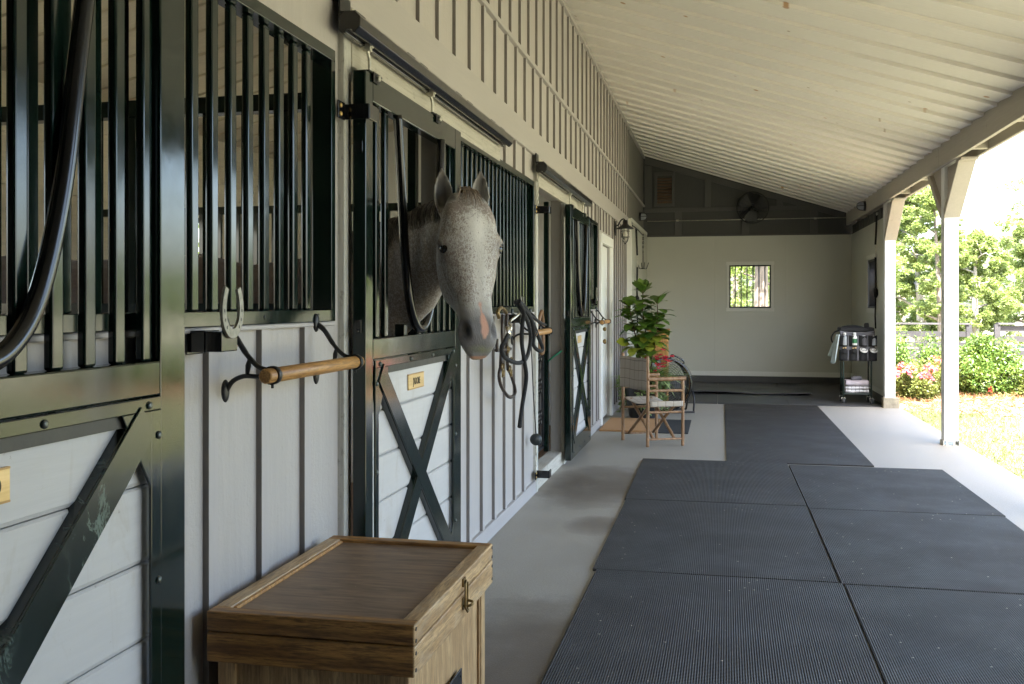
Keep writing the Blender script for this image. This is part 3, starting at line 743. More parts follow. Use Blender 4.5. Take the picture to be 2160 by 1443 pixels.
# ------------------------------------------------------------------ the grey horse
random.seed(11)
HP = Vector((-.964,3.711,1.790)); HM = Vector((-.881,3.597,1.192))
HA = (HM-HP).normalized()
HN = Vector((.578,-.816,0)); HN = (HN - HA*HN.dot(HA)).normalized()
HL = HA.cross(HN)
if HL.dot(Vector((.816,.578,0))) < 0: HL = -HL
def hw(t, l, n): return HP + HA*t + HL*l + HN*n
def horse_mesh():
    bm = bmesh.new()
    def loft(rings):
        R_ = [[bm.verts.new(p) for p in r] for r in rings]; n = len(R_[0])
        for A, B in zip(R_, R_[1:]):
            for k in range(n): bm.faces.new((A[k],A[(k+1)%n],B[(k+1)%n],B[k]))
        bm.faces.new(R_[0][::-1]); bm.faces.new(R_[-1])
    # head: (t, half width, front, back, taper of jaw side)
    ST = [(-.045,.045,-.005,-.075),(-.015,.074,.022,-.10),(.02,.090,.040,-.125),(.06,.103,.052,-.155),(.11,.112,.058,-.190),(.16,.117,.058,-.215),(.20,.113,.054,-.228),
          (.25,.102,.048,-.262),(.30,.096,.043,-.268),(.34,.087,.039,-.245),(.38,.075,.035,-.188),(.42,.066,.033,-.132),(.46,.064,.033,-.105),(.495,.073,.035,-.097),(.53,.075,.031,-.090),(.56,.066,.020,-.082),(.588,.048,.002,-.072),(.610,.028,-.016,-.058)]
    def wf(t): return float(np.interp(t, [-.05,.05,.12,.20,.28,.36,.44,.52,.61],[.06,.088,.092,.082,.062,.049,.045,.050,.03]))
    rings = []
    for t, w, f, b in ST:
        ring = []; w *= 1.03
        for k in range(28):
            a = 2*math.pi*k/28; ca, sa = math.cos(a), math.sin(a); m0 = (f*.35+b*.1)
            if sa >= 0: e = 2/3.3; y = m0 + (f-m0)*abs(sa)**e; x = w*math.copysign(abs(ca)**e, ca)*(1-max(0,(1-wf(t)/w))*((y-m0)/(f-m0))**1.6)
            else:
                e = 2/2.2; y = m0 + (b-m0)*abs(sa)**e; x = w*math.copysign(abs(ca)**e, ca)*(1-.14*abs(sa))
            ring.append(hw(t, x, y))
        rings.append(ring)
    loft(rings)
    # ears
    for s in (-1, 1):
        rings = []
        for u, w in ((0,.026),(.12,.033),(.28,.041),(.45,.044),(.62,.039),(.78,.028),(.90,.015),(1,.005)):
            t = .045-.195*u; lc = s*(.068+.018*u-.004*u*u); n0 = -.045+.022*u
            D = .052*(w/.044)*(1-.25*u)+.006; th = .0125*(1-.35*u); ring = []
            for k in range(9):
                ph = -1.45+2.9*k/8; ring.append(hw(t, lc+w*math.sin(ph), n0-D*math.cos(ph)))
            for k in range(9):
                ph = 1.45-2.9*k/8; ring.append(hw(t, lc+max(w-.006,.001)*math.sin(ph), n0-max(D-th,-.004)*math.cos(ph)+.002))
            rings.append(ring)
        loft(rings)
    # neck and trunk
    def ell(c, d, rv, rl, n=26, up=Vector((0,0,1)), flat=0):
        d = d.normalized(); s = d.cross(up).normalized(); u = s.cross(d).normalized()
        return [Vector(c) + u*(rv*math.cos(2*math.pi*k/n)) + s*(rl*math.sin(2*math.pi*k/n)) for k in range(n)]
    body = [(hw(.10,0,-.09),.118,.074),(Vector((-1.115,3.895,1.665)),.150,.080),(Vector((-1.27,4.00,1.565)),.215,.096),(Vector((-1.45,4.06,1.475)),.255,.115),(Vector((-1.72,4.10,1.35)),.275,.16),
            (Vector((-2.00,4.12,1.23)),.355,.225),(Vector((-2.30,4.13,1.20)),.430,.265),(Vector((-2.65,4.13,1.185)),.425,.30),(Vector((-3.0,4.14,1.20)),.405,.305),(Vector((-3.35,4.14,1.225)),.410,.285),(Vector((-3.62,4.14,1.215)),.34,.22),(Vector((-3.76,4.14,1.20)),.18,.11)]
    global HBODY; HBODY = body
    P = [b[0] for b in body]
    loft([ell(P[i], P[min(i+1,len(P)-1)]-P[max(i-1,0)], body[i][1], body[i][2]) for i in range(len(P))])
    # legs
    def leg(pts):
        Q = [Vector(p[:3]) for p in pts]
        loft([ell(Q[i], Q[min(i+1,len(Q)-1)]-Q[max(i-1,0)], pts[i][3], pts[i][4], 14, Vector((1,0,0))) for i in range(len(Q))])
    for s in (-1, 1):
        y = 4.13+s*.145
        leg([(-2.08,y-s*.02,1.05,.17,.09),(-2.12,y,.86,.115,.075),(-2.10,y,.70,.075,.06),(-2.08,y,.52,.047,.042),(-2.07,y,.44,.050,.046),(-2.075,y,.36,.034,.03),(-2.08,y,.20,.031,.027),(-2.08,y,.145,.042,.036),(-2.05,y,.09,.036,.034),(-2.035,y,.07,.052,.05),(-2.02,y,.035,.064,.06)])
        y = 4.14+s*.16
        leg([(-3.42,y-s*.03,1.15,.24,.11),(-3.36,y,.92,.17,.10),(-3.40,y,.74,.10,.072),(-3.53,y,.60,.062,.045),(-3.58,y,.53,.058,.045),(-3.555,y,.44,.040,.033),(-3.545,y,.22,.034,.029),(-3.54,y,.15,.044,.038),(-3.51,y,.09,.038,.036),(-3.495,y,.07,.054,.052),(-3.48,y,.035,.066,.062)])
    bmesh.ops.recalc_face_normals(bm, faces=bm.faces[:])
    me = bpy.data.meshes.new('h0'); bm.to_mesh(me); bm.free()
    o = bpy.data.objects.new('h0', me); COL.objects.link(o)
    r = o.modifiers.new('r','REMESH'); r.mode = 'VOXEL'; r.voxel_size = .0066; r.use_smooth_shade = True
    s = o.modifiers.new('s','SMOOTH'); s.factor = .5; s.iterations = 5
    bpy.context.view_layer.update()
    out = bpy.data.meshes.new_from_object(o.evaluated_get(bpy.context.evaluated_depsgraph_get()))
    bpy.data.objects.remove(o)
    return out
me = horse_mesh(); me.name = 'horse'
N = len(me.vertices); co = np.empty(N*3, np.float32); me.vertices.foreach_get('co', co); co = co.reshape(-1,3)
nr = np.empty(N*3, np.float32); me.vertices.foreach_get('normal', nr); nr = nr.reshape(-1,3)
Av, Lv, Nv = (np.array(v) for v in (HA, HL, HN)); P0 = np.array(HP)
d = co-P0; T = d@Av; L = d@Lv; Q = d@Nv
near = (np.abs(L) < .16) & (T > -.2) & (T < .66) & (Q > -.26) & (Q < .12)
def g(t, l, q, rt, rl=None, rq=None):
    rl = rl or rt; rq = rq or rt
    return np.exp(-(((T-t)/rt)**2+((L-l)/rl)**2+((Q-q)/rq)**2))*near
dT = np.zeros(N); dL = np.zeros(N); dQ = np.zeros(N)
for s in (-1, 1):
    dL += s*(.019*g(.168,s*.115,.004,.034,.03,.03) - .011*g(.120,s*.092,.026,.022) - .013*g(.188,s*.130,.004,.015,.025,.018) + .004*g(.205,s*.113,-.004,.016,.03,.02)
             - .009*g(.32,s*.072,.010,.07,.03,.02) + .010*g(.25,s*.10,-.13,.07,.05,.06) - .012*g(.37,s*.075,-.05,.06,.04,.05))
    for i in range(7):
        t_ = .225+.022*i; dL += s*.0065*g(t_, s*(.100-.0038*i), -.036-.001*i, .014, .03, .012)
    # nostrils: rim, then the hollow
    dL += s*(.012*g(.512,s*.066,.010,.046,.03,.032)); dQ += .008*g(.505,s*.050,.028,.032,.02,.02)
    hol = g(.512,s*.066,.014,.034,.03,.0155)
    dL -= s*.036*hol; dT -= .010*hol; dQ -= .012*hol
    # mouth corner line
    dL -= s*.007*g(.575,s*.056,-.030,.016,.03,.008)
dQ -= .007*g(.588,0,-.020,.008,.05,.03)
dQ += -.012*g(.575,0,-.086,.022,.03,.02)
dQ += .006*g(.10,0,.06,.06,.035,.03) - .004*g(.30,0,.045,.12,.018,.02)
co2 = co + np.outer(dT,Av)+np.outer(dL,Lv)+np.outer(dQ,Nv)
me.vertices.foreach_set('co', co2.astype(np.float32).ravel()); me.update()
def ss(x, a, b): t = np.clip((x-a)/(b-a),0,1); return t*t*(3-2*t)
# pigment, with some shade painted in: pale grey coat, dark skin on muzzle and round eyes, pink snip
coat = np.tile(np.array([.45,.425,.375]), (N,1))
fleck = np.full(N, .50)
hd = near & (T > -.03)
wh = np.clip(g(.09,0.005,.05,.085,.05,.06)*1.1 + g(.28,.015,.04,.16,.026,.05)*.9, 0, 1)
coat = coat*(1-wh[:,None]) + np.array([.66,.63,.565])*wh[:,None]; fleck = np.where(hd, .505, fleck) - wh*.19
ck = hd*ss(np.abs(L),.045,.10)*ss(T,.1,.2)*.22; coat = coat*(1-ck[:,None])  # darker cheeks: part pigment, part shade put into the coat
nk = (1-hd)*1.0 + hd*ss(-Q, .10,.20)*ss(.30-T,0,.12); coat = coat*(1-.22*nk[:,None]); fleck = fleck+.03*nk  # neck darkened for the shade of the stall door
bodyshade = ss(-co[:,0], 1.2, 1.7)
coat = coat*(1-bodyshade[:,None]*.85) + np.array([.11,.066,.046])*bodyshade[:,None]*.85  # body browned: roan, plus the dim stall's shade put into the coat
nz = np.array([mnoise.noise(Vector(c)*38) for c in co2[hd]]) if hd.any() else np.zeros(0)
nzz = np.zeros(N); nzz[hd] = nz
mz = ss(T+.020*nzz+ .18*np.clip(np.abs(L)-.035,0,1) + .12*np.clip(-Q,0,.2), .375, .50)*near
coat = coat*(1-mz[:,None]) + np.array([.115,.106,.104])*mz[:,None]; fleck = fleck*(1-mz)
eyed = np.clip(sum(g(.190,s*.122,.0,.037,.045,.038) for s in (-1,1))*1.1,0,1)*.85
coat = coat*(1-eyed[:,None]) + np.array([.07,.062,.058])*eyed[:,None]
nos = np.clip(sum(g(.512,s*.060,.012,.033,.045,.0165) for s in (-1,1)),0,1)
coat = coat*(1-nos[:,None]) + np.array([.018,.016,.016])*nos[:,None]
lc = .004+.010*ss(T,.40,.5); wd = (.0035+.0105*ss(T,.42,.50))*(1-.5*ss(T,.52,.545)) + .009*nzz
pk = (1-ss(np.abs(L-lc), wd*.7, wd*1.1+.001))*ss(T,.395,.415)*(1-ss(T,.535,.548))*(Q > -.01)*near*(wd > 0)
coat = coat*(1-pk[:,None]) + np.array([.56,.30,.205])*pk[:,None]
lp = ss(T,.600,.606)*ss(-Q,-.01,.0)*near*(np.abs(L) < .05); coat = coat*(1-lp[:,None]) + np.array([.42,.22,.13])*lp[:,None]
gs = g(.580,.0,.004,.012,.045,.03)*.75*np.clip(.6+nzz,0,1); coat = coat*(1-gs[:,None]) + np.array([.22,.23,.10])*gs[:,None]
# inside of the ears
er = near & (T < .03); face = np.clip((nr@Nv)*1.5+.05,0,1)*er
for s in (-1,1):
    u_ = np.clip((.045-T)/.195,0,1); we = np.interp(u_,[0,.12,.28,.45,.62,.78,.9,1],[.026,.033,.041,.044,.039,.028,.015,.005])
    e_ = np.clip(1.7*np.exp(-((L-s*(.068+.018*u_))/(.60*we+.002))**2)-.2,0,1)*ss(-T,-.015,.015)*(1-ss(-T,.11,.142))*((nr@Nv) > -.15)*er*ss(Q,-.09,-.07)
    coat = coat*(1-.93*e_[:,None]) + np.array([.035,.028,.023])*.93*e_[:,None]; fleck = fleck*(1-e_)*(1-.7*ss(-T,0,.05)*er*(np.abs(L) > .04))
    tp = ss(-T,.105,.13)*near*.6; coat = coat*(1-tp[:,None]) + np.array([.09,.07,.055])*tp[:,None]
fl2 = np.clip(g(.03,0,.03,.05,.12,.06)*.20,0,.3); fleck = fleck+fl2*hd
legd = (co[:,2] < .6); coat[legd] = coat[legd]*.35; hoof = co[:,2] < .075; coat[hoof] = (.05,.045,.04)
at_ = me.color_attributes.new('coat','FLOAT_COLOR','POINT')
buf = np.concatenate([np.clip(coat,0,1), np.clip(fleck,0,1)[:,None]],1).astype(np.float32)
at_.data.foreach_set('color', buf.ravel())
t = NT('horse_coat'); va = t.n.new('ShaderNodeVertexColor'); va.layer_name = 'coat'
f1 = t.noise(310, 3, .6, .6, stretch=(1,1,.6)); f2 = t.noise(95, 3, .6, .3, stretch=(1,1,.7)); dens = va.outputs['Alpha']
th = t.math('ADD', t.math('ADD', f1, t.math('MULTIPLY', t.math('SUBTRACT', f2, .5), .55)), t.math('MULTIPLY', t.math('SUBTRACT', dens, .46), .95))
fk = t.ramp(th, [(.50,0),(.60,.72)])
fk = t.math('MULTIPLY', fk, t.math('GREATER_THAN', dens, .04))
c = t.mix(fk, va.outputs['Color'], (.115,.062,.042)); c = t.mix(t.ramp(t.noise(9,4,.6),[(.4,0),(.75,.22)]), c, sc((.47,.44,.385),.6))
hair = t.noise(330, 2, .6, stretch=(1,1,.22))
M['horse'] = t.fin(c, t.ramp(f2,[(.3,.52),(.7,.72)]), t.bump(hair,.5,.003))
t.b.inputs['Sheen Weight'].default_value = .15
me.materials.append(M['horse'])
for p in me.polygons: p.use_smooth = True
horse = bpy.data.objects.new('horse', me); COL.objects.link(horse)
tag(horse, 'flea bitten grey horse leaning out over the stall door, pink snip on its nose', 'horse')
for s in (-1, 1):
    e = MB(); e.ball(hw(.186, s*.1025, .002), .0255, 14); e.build('eye', M['eye'], horse)
    e = MB()   # upper lid fold and lashes
    arc = [hw(.186-.0225*math.sin(a), s*(.1225+.003*math.sin(a)), -.000+.0265*math.cos(a)) for a in [math.pi*(.05+.9*k/10) for k in range(11)]]
    e.tube(arc, [.0015+.0022*math.sin(math.pi*k/10) for k in range(11)], 8); e.build('eyelid', plain('eyelid',(.13,.115,.10),.5,.2,30), horse)
# mane, forelock, tail: fine strands
def hair(name, strands, m, parent, r=.0028):
    b = MB()
    for pts in strands:
        n = len(pts); b.tube(pts, [r*(1-.75*(k/(n-1))**2) for k in range(n)], 4, cap=False, smooth=True)
    return b.build(name, m, parent, recalc=False)
t = NT('mane_hair'); gi = t.n.new('ShaderNodeNewGeometry'); c = t.ramp(gi.outputs['Random Per Island'],[(0,(.035,.030,.027)),(.6,(.10,.085,.07)),(1,(.22,.19,.155))]); M['mane'] = t.fin(c,.55)
t = NT('forelock_hair'); gi = t.n.new('ShaderNodeNewGeometry'); c = t.ramp(gi.outputs['Random Per Island'],[(0,(.15,.10,.07)),(.6,(.34,.26,.20)),(1,(.50,.44,.35))]); M['fore'] = t.fin(c,.6)
crest = smooth_path([HBODY[i][0]+Vector((0,0,0)) for i in range(6)], 24); rvs = []; rls = []
for i in range(5):
    for k in range(24): u = k/24; rvs.append(HBODY[i][1]*(1-u)+HBODY[i+1][1]*u); rls.append(HBODY[i][2]*(1-u)+HBODY[i+1][2]*u)
rvs.append(HBODY[5][1]); rls.append(HBODY[5][2])
def neckpt(i, al, off=.004):
    i = max(0, min(i, len(crest)-1)); f = min(int(i)+1, len(crest)-1); b_ = max(int(i)-1, 0); c = crest[int(i)]
    dd = (crest[f]-crest[b_]).normalized(); s = dd.cross(Vector((0,0,1))).normalized(); u = s.cross(dd).normalized()
    if s.y > 0: s = -s
    return c + u*((rvs[int(i)]+off)*math.cos(al)) + s*((rls[int(i)]+off)*math.sin(al))
S = []
for k in range(620):
    i = random.uniform(2, 92); a0 = random.gauss(0,.06); a1 = random.uniform(.75,1.25); sl = random.gauss(0,2.0)
    S.append([neckpt(i+sl*u, a0+(a1-a0)*u, .004+.012*math.sin(math.pi*u)+random.uniform(0,.005)) for u in (0,.2,.4,.6,.8,1)])
hair('mane', S, M['mane'], horse)
S = []
for k in range(60):
    l0 = random.gauss(0,.010); sp = random.gauss(0,.018); ln = random.uniform(.03,.075); lift = random.uniform(.004,.014)
    S.append([hw(-.050+random.gauss(0,.006), l0, -.045+random.gauss(0,.01)), hw(-.062+random.gauss(0,.004), l0+sp*.2, -.005), hw(-.040, l0+sp*.5, .030+lift), hw(-.04+ln*.55, l0+sp*.85, .052+lift*.9), hw(-.04+ln, l0+sp*1.2, .062+lift*.35)])
hair('forelock', S, M['fore'], horse, .0022)
S = []
for k in range(160):
    x0, y0 = -3.80+random.gauss(0,.015), 4.14+random.gauss(0,.02); dx, dy = random.gauss(-.10,.03), random.gauss(0,.05)
    S.append([(x0,y0,1.36+random.gauss(0,.02)),(x0-.10,y0,1.30),(x0+dx-.06,y0+dy*.5,1.0),(x0+dx-.03,y0+dy,.6),(x0+dx,y0+dy*1.1,.34)])
hair('tail', S, M['mane'], horse, .004)
# ------------------------------------------------------------------ things in the aisle
random.seed(5)
# tack trunk
t = thing('tack_chest', 'worn oak tack chest with brass hasp standing against the siding under the saddle rack', 'chest', (-1.03,2.775,0))
def L_(x, y, z): return (x+1.03, y-2.775, z)
def tb(mb_, x0, x1, y0, y1, z0, z1): mb_.box(x0+1.03, x1+1.03, y0-2.775, y1-2.775, z0, z1)
X0, X1, Y0, Y1 = -1.309, -.745, 2.345, 3.205
def lidring(z0, z1, name, top):
    a = MB(); tb(a, X0, X1, Y0, Y0+.045, z0, z1); a.build(name, M['oakX'], t, bevel=.004)
    a = MB(); tb(a, X0, X1, Y1-.045, Y1, z0, z1); a.build(name, M['oakX'], t, bevel=.004)
    a = MB(); tb(a, X0, X0+.045, Y0+.0455, Y1-.0455, z0, z1); a.build(name, M['oakY'], t, bevel=.004)
    a = MB(); tb(a, X1-.045+.0015, X1+.0015, Y0+.0005, Y1-.0005, z0+.0005, z1-.0005); a.build(name, M['oakY'], t, bevel=.004)
lidring(.548,.600,'lid_rim',True); lidring(.468,.5455,'lower_rim',False)
a = MB(); tb(a, X0+.04, X1-.04, Y0+.04, Y1-.04, .555, .588); a.build('lid_panel', M['trunktop'], t)
a = MB(); tb(a, X0+.0455, X0+.056, Y0+.06, Y1-.055, .586, .5965); a.build('lid_bead', M['pine'], t, bevel=.003)
bx0, bx1, by0, by1 = X0+.02, X1-.02, Y0+.022, Y1-.022
a = MB(); tb(a, bx0+.012, bx1-.012, by0+.012, by1-.012, .02, .468); a.build('body', M['oakZ'], t)
for x in (bx0, bx1-.05):
    for y in (by0, by1-.05): a = MB(); tb(a, x, x+.05, y, y+.05, .0, .4675); a.build('corner_post', M['oakZ'], t, bevel=.004)
a = MB()
for x, y in ((bx1-.012,by0+.05),(bx1-.012,by1-.06)): tb(a, x+.0005, x+.0075, y, y+.010, .03, .467)
tb(a, bx0+.05, bx1-.05, by0+.004, by0+.013, .02, .09); tb(a, bx1-.013, bx1-.004, by0+.06, by1-.06, .02, .09); a.build('moulding', M['oakZ'], t, bevel=.002)
a = MB()
for z in (.558,.588,.485,.527):
    for y in (Y0+.012, Y1-.012): a.lathe([(.006,0),(.005,.002)], L_(X1+.001,y,z), (1,0,0), 8)
a.build('rivet', M['black'], t)
h = MB(); hy = 2.818
h.lathe([(.019,0),(.019,.004)], L_(X1+.001,hy,.515), (1,0,0), 18)
h.tube([L_(X1+.012,hy-.010,.575),L_(X1+.012,hy-.012,.505),L_(X1+.016,hy-.004,.492),L_(X1+.016,hy+.004,.492),L_(X1+.012,hy+.012,.505),L_(X1+.012,hy+.010,.575),L_(X1+.010,hy,.582)], .0036, 8, closed=True)
h.tube(smooth_path([L_(X1+.002,hy-.006,.508),L_(X1+.026,hy-.006,.512),L_(X1+.028,hy+.006,.520),L_(X1+.002,hy+.006,.524)],4), .004, 8)
h.box(X1+1.031, X1+1.037, hy-2.775-.014, hy-2.775+.014, .566, .590)
h.build('hasp', M['oldbrass'], t)
a = MB(); a.box(bx1+1.03-.0005, bx1+1.034, 2.66-2.775, 2.872-2.775, .20, .304); a.lathe([(.005,0),(.004,.003)], L_(bx1+.004,2.855,.285),(1,0,0),8); a.lathe([(.005,0),(.004,.003)], L_(bx1+.004,2.855,.22),(1,0,0),8)
hp = a.build('handle_plate', M['black'], t, bevel=.001, segs=1)
a = MB(); a.tube(smooth_path([L_(bx1+.004,2.70,.262),L_(bx1+.02,2.70,.255),L_(bx1+.03,2.72,.235),L_(bx1+.03,2.81,.235),L_(bx1+.02,2.83,.255),L_(bx1+.004,2.83,.262)],4), .005, 8); a.build('handle', M['black'], hp)

# saddle racks: cast brackets carrying an oak pole
def make_rack(label, loc):
    t = thing('saddle_rack', label, 'saddle rack', loc, 0, 'wall saddle racks beside the stalls')
    for y in (.045, .665):
        b = MB()
        for z, s in ((.130,1),(-.045,-1)):
            b.ball((.006,y,z),.021,10,(.45,.8,1.5))
        b.tube(smooth_path([(.010,y,.125),(.035,y,.105),(.07,y,.055),(.105,y,.022),(.14,y,.012)],6), [.009]*6+[.008]*6+[.007]*6+[.007]*7, 10)
        b.tube(smooth_path([(.010,y,-.043),(.028,y,-.018),(.06,y,-.004),(.10,y,-.004),(.13,y,-.004)],6), .0068, 10)
        b.tube([(.078,y,.046),(.074,y,.025),(.070,y,-.004)], [.005,.0085,.005], 8)
        ring = [(.145+.0225*math.cos(a),y,.0+.0225*math.sin(a)) for a in [2*math.pi*k/20 for k in range(20)]]
        b.tube(ring, .010, 8, closed=True, flat=(.006,.018,(0,1,0)))
        b.lathe([(.004,0),(.004,.010)],(.145,y,-.025),(0,0,-1),8)
        b.build('bracket', M['black'], t)
    p = MB(); p.lathe([(.016,0),(.0205,.005),(.0205,.695),(.016,.70)],(.145,0,0),(0,1,0),24); p.build('pole', M['pole'], t)
    return t
rk = make_rack('oak pole saddle rack on black brackets above the trunk, under the horseshoe', (-1.333,2.435,1.205))
dup(rk, (-1.333,2.435+PITCH,1.205), label='saddle rack with oak pole behind the hanging halter and black lead rope')
dup(rk, (-1.333,10.035,1.205), label='saddle rack with oak pole beside the white door')

# horseshoe hooks on square brackets
def make_hook(label, loc):
    t = thing('bridle_hook', label, 'bridle hook', loc, 0, 'bridle hooks on the siding')
    b = MB(); b.box(0,.048,.008,.085,-.028,.028); b.box(.052,.098,0,.085,-.026,.026); b.box(-.002,.004,-.004,.09,-.034,.034); b.build('bracket', M['blackgloss'], t, bevel=.008, segs=3)
    s = MB(); rs = []
    for k in range(33):
        a = math.pi*(-.5) + (k-16)/16*2.45
        rr = .050 if abs(k-16) < 11 else .050
        y = .047+rr*math.cos(a)*1.0; z = .083+.062*math.sin(a)
        if abs(k-16) > 9: pass
        rs.append((y, z))
    pts = [(.047+.046*math.sin(u)*(1-.10*max(0,(abs(u)-1.75))), .078-.058*math.cos(u)+ (max(0,abs(u)-1.5))*.022) for u in [-2.35+4.7*k/36 for k in range(37)]]
    n = len(pts); W0, W1 = .0125, .009
    def off(i, d):
        a = pts[max(i-1,0)]; c = pts[min(i+1,n-1)]; tx, tz = c[0]-a[0], c[1]-a[1]; l = math.hypot(tx,tz); return (pts[i][0]-tz/l*d, pts[i][1]+tx/l*d)
    for i in range(n-1):
        wi = W0-(W0-W1)*abs(i-18)/18; wj = W0-(W0-W1)*abs(i+1-18)/18
        A = [off(i,-wi),off(i,wi),off(i+1,wj),off(i+1,-wj)]
        s.prism(A, .098, .106, 'x')
    bmesh.ops.remove_doubles(s.bm, verts=s.bm.verts[:], dist=.0002)
    inner = [f for f in s.bm.faces if all(len(e.link_faces) > 2 for e in f.edges)]
    s.prism([(.030,.024),(.064,.024),(.064,.016),(.030,.016)], .0975, .1065, 'x')
    sh = s.build('horseshoe', M['shoe'], t, recalc=True)
    q = MB()
    for i in (6,9,12,24,27,30):
        y, z = pts[i]; q.box(.1055,.1068,y-.002,y+.002,z-.004,z+.004)
    q.build('nail_hole', M['black'], sh)
    return t
hk = make_hook('black bridle hook topped by an upright horseshoe beside the nearest stall door', (-1.335,2.292,1.302))
dup(hk, (-1.335,2.292+PITCH,1.302), label='bridle hook behind the black lead rope and halter')
dup(hk, (-1.335,9.97,1.42), label='bridle hook at the far edge of the farthest stall door')

# halter and lead rope on the second hook
XR = -1.185
t = thing('lead_rope', 'long black lead rope looped over a bridle hook beside the horse', 'rope', (XR,5.75,1.40))
def rp(pts, dx=0): return [Vector((dx+.012*math.sin(i*1.7), y-5.75, z-1.40)) for i, (y, z) in enumerate(pts)]
b = MB()
b.tube(smooth_path(rp([(5.651,1.41),(5.739,1.351),(5.784,1.288),(5.79,1.18),(5.784,1.062),(5.83,.95),(5.80,.79),(5.708,.669)],.03),8), .0125, 10)
b.tube(smooth_path(rp([(5.651,1.41),(5.901,1.313),(6.121,1.205),(6.121,1.109),(5.901,1.055),(5.629,1.053),(5.38,1.101),(5.302,1.155),(5.321,1.196),(5.42,1.226)],.012),8), .0125, 10)
b.tube(smooth_path(rp([(5.70,1.40),(5.997,1.312),(6.199,1.212),(6.225,1.134),(6.331,1.09),(6.442,1.10),(6.386,1.177),(6.199,1.27),(5.901,1.359),(5.68,1.415)],.02),8), .0125, 10)
b.tube(smooth_path(rp([(5.70,1.40),(6.1,1.325),(6.55,1.27),(6.78,1.25)],.0),6), .010, 8)
b.build('rope', M['rope'], t)
b = MB(); b.tube(smooth_path(rp([(5.42,1.226),(5.42,1.262),(5.45,1.285),(5.52,1.30),(5.60,1.325),(5.664,1.341)],.02),5), .008, 8); b.cyl(rp([(5.42,1.20)],.015)[0], rp([(5.42,1.27)],.015)[0], .017, 12); b.build('snap', M['steel'], t)
t = thing('halter', 'dark leather halter with brass buckles hanging behind the black lead rope', 'halter', (XR-.045,5.65,1.36))
def hp_(pts, dx=0): return [Vector((dx, y-5.65, z-1.36)) for y, z in pts]
b = MB()
for pts in ([(5.56,1.335),(5.544,1.231),(5.565,1.135)],[(5.673,1.35),(5.664,1.245),(5.673,1.13),(5.695,1.013)],[(5.388,1.137),(5.565,1.13),(5.762,1.128)],
            [(5.502,1.039),(5.461,.986),(5.523,.921),(5.717,.846),(5.877,.841),(5.901,.88),(5.784,.971),(5.695,1.013)],[(5.52,1.13),(5.50,1.039)],[(5.40,1.20),(5.41,1.137)]):
    b.tube(smooth_path(hp_(pts),6), .01, 8, flat=(.026,.006,(1,0,0)) if False else None) if False else b.tube(smooth_path(hp_(pts),6), .0105, 8)
b.build('strap', M['leather'], t)
b = MB()
for y, z in ((5.651,1.129),(5.502,1.039),(5.703,1.013),(5.739,1.06)):
    b.tube([(.012, y-5.65+.026*math.cos(a), z-1.36+.018*math.sin(a)) for a in [2*math.pi*k/14 for k in range(14)]], .0045, 6, closed=True)
for y, z in ((5.502,1.00),(5.72,.985)): b.tube([(.014,y-5.65-.02,z-1.36-.02),(.014,y-5.65+.02,z-1.36-.02),(.014,y-5.65+.02,z-1.36+.02),(.014,y-5.65-.02,z-1.36+.02)], .0045, 6, closed=True)
b.tube(smooth_path(hp_([(5.412,1.32),(5.38,1.35),(5.441,1.372),(5.523,1.368),(5.60,1.345)],.01),5), .011, 8)
b.build('buckle', M['oldbrass'], t)

# stall guard of netting across the open doorway, tail of green cord, ball on a snap
t = thing('stall_guard', 'dark diamond netting stall guard hung across the open stall doorway', 'stall guard', (-1.50,7.84,.72))
b = MB(); y0, y1, z0, z1 = -.56,.54,-.56,.25; n = 15
for k in range(-n, n*2):
    for s in (1,-1):
        a = y0+(y1-y0)*k/n; p = []
        for q in range(13):
            z = z0+(z1-z0)*q/12; y = a + s*(z-z0)*.55
            if s < 0: y = a-(z-z0)*.55
            if y0 <= y <= y1: p.append((.006*s*math.sin(q*1.6),y,z))
        if len(p) > 2: b.tube(p, .0045, 5, cap=False)
b.build('net', M['netting'], t)
b = MB(); 
for z in (z0,z1): b.tube([(0,y0,z),(0,y1,z)], .011, 8)
for y in (y0,y1): b.tube([(0,y,z0),(0,y,z1)], .011, 8)
b.build('binding', M['strap'], t)
t = thing('leather_strap', 'brown leather strap looped inside the open doorway above the netting', 'strap', (-1.49,7.9,1.0))
b = MB(); b.tube(smooth_path([(0,.38,.30),(.01,.30,.33),(0,.20,.22),(0,.24,.02),(.01,.36,-.02),(0,.44,.10),(0,.42,.25)],6,True), .016, 8, closed=True); b.build('loop', plain('tan_leather',(.23,.13,.065),.5,.25,20,bump=.2), t)
t = thing('green_cord', 'green nylon cord stretched across the open doorway\'s far jamb', 'cord', (-1.41,8.435,.94))
b = MB(); b.tube([(-.065,0,-.05),(0,.0,.003),(.07,-.004,.052)], .007, 8); b.build('cord', M['green'], t)
t = thing('door_stop_ball', 'black rubber ball hanging with a brass snap beside the open doorway', 'door stop', (-1.285,6.898,.432))
b = MB(); b.ball((0,0,0),.043,14); b.build('ball', plain('rubber_ball',(.018,.022,.021),.5,.2,20), t)
b = MB(); b.tube([(0,0,.04),(-.02,.0,.35),(-.045,.02,.85)], .004, 6); b.build('cord', M['strap'], t)
b = MB(); b.tube([(0,.004*math.sin(k),-.045-.022*k) for k in range(4)], .006, 8)
b.tube(smooth_path([(0,-.012,-.115),(0,-.020,-.15),(0,.0,-.19),(0,.016,-.15),(0,.006,-.115)],5), .005, 8); b.tube([(0,.0,-.19),(0,-.006,-.235)], .007, 8); b.build('snap', M['galv'], t)
t = thing('chain_latch', 'small bright chain and hook hanging on the jamb beside the open doorway', 'latch', (-1.325,7.165,2.2))
b = MB()
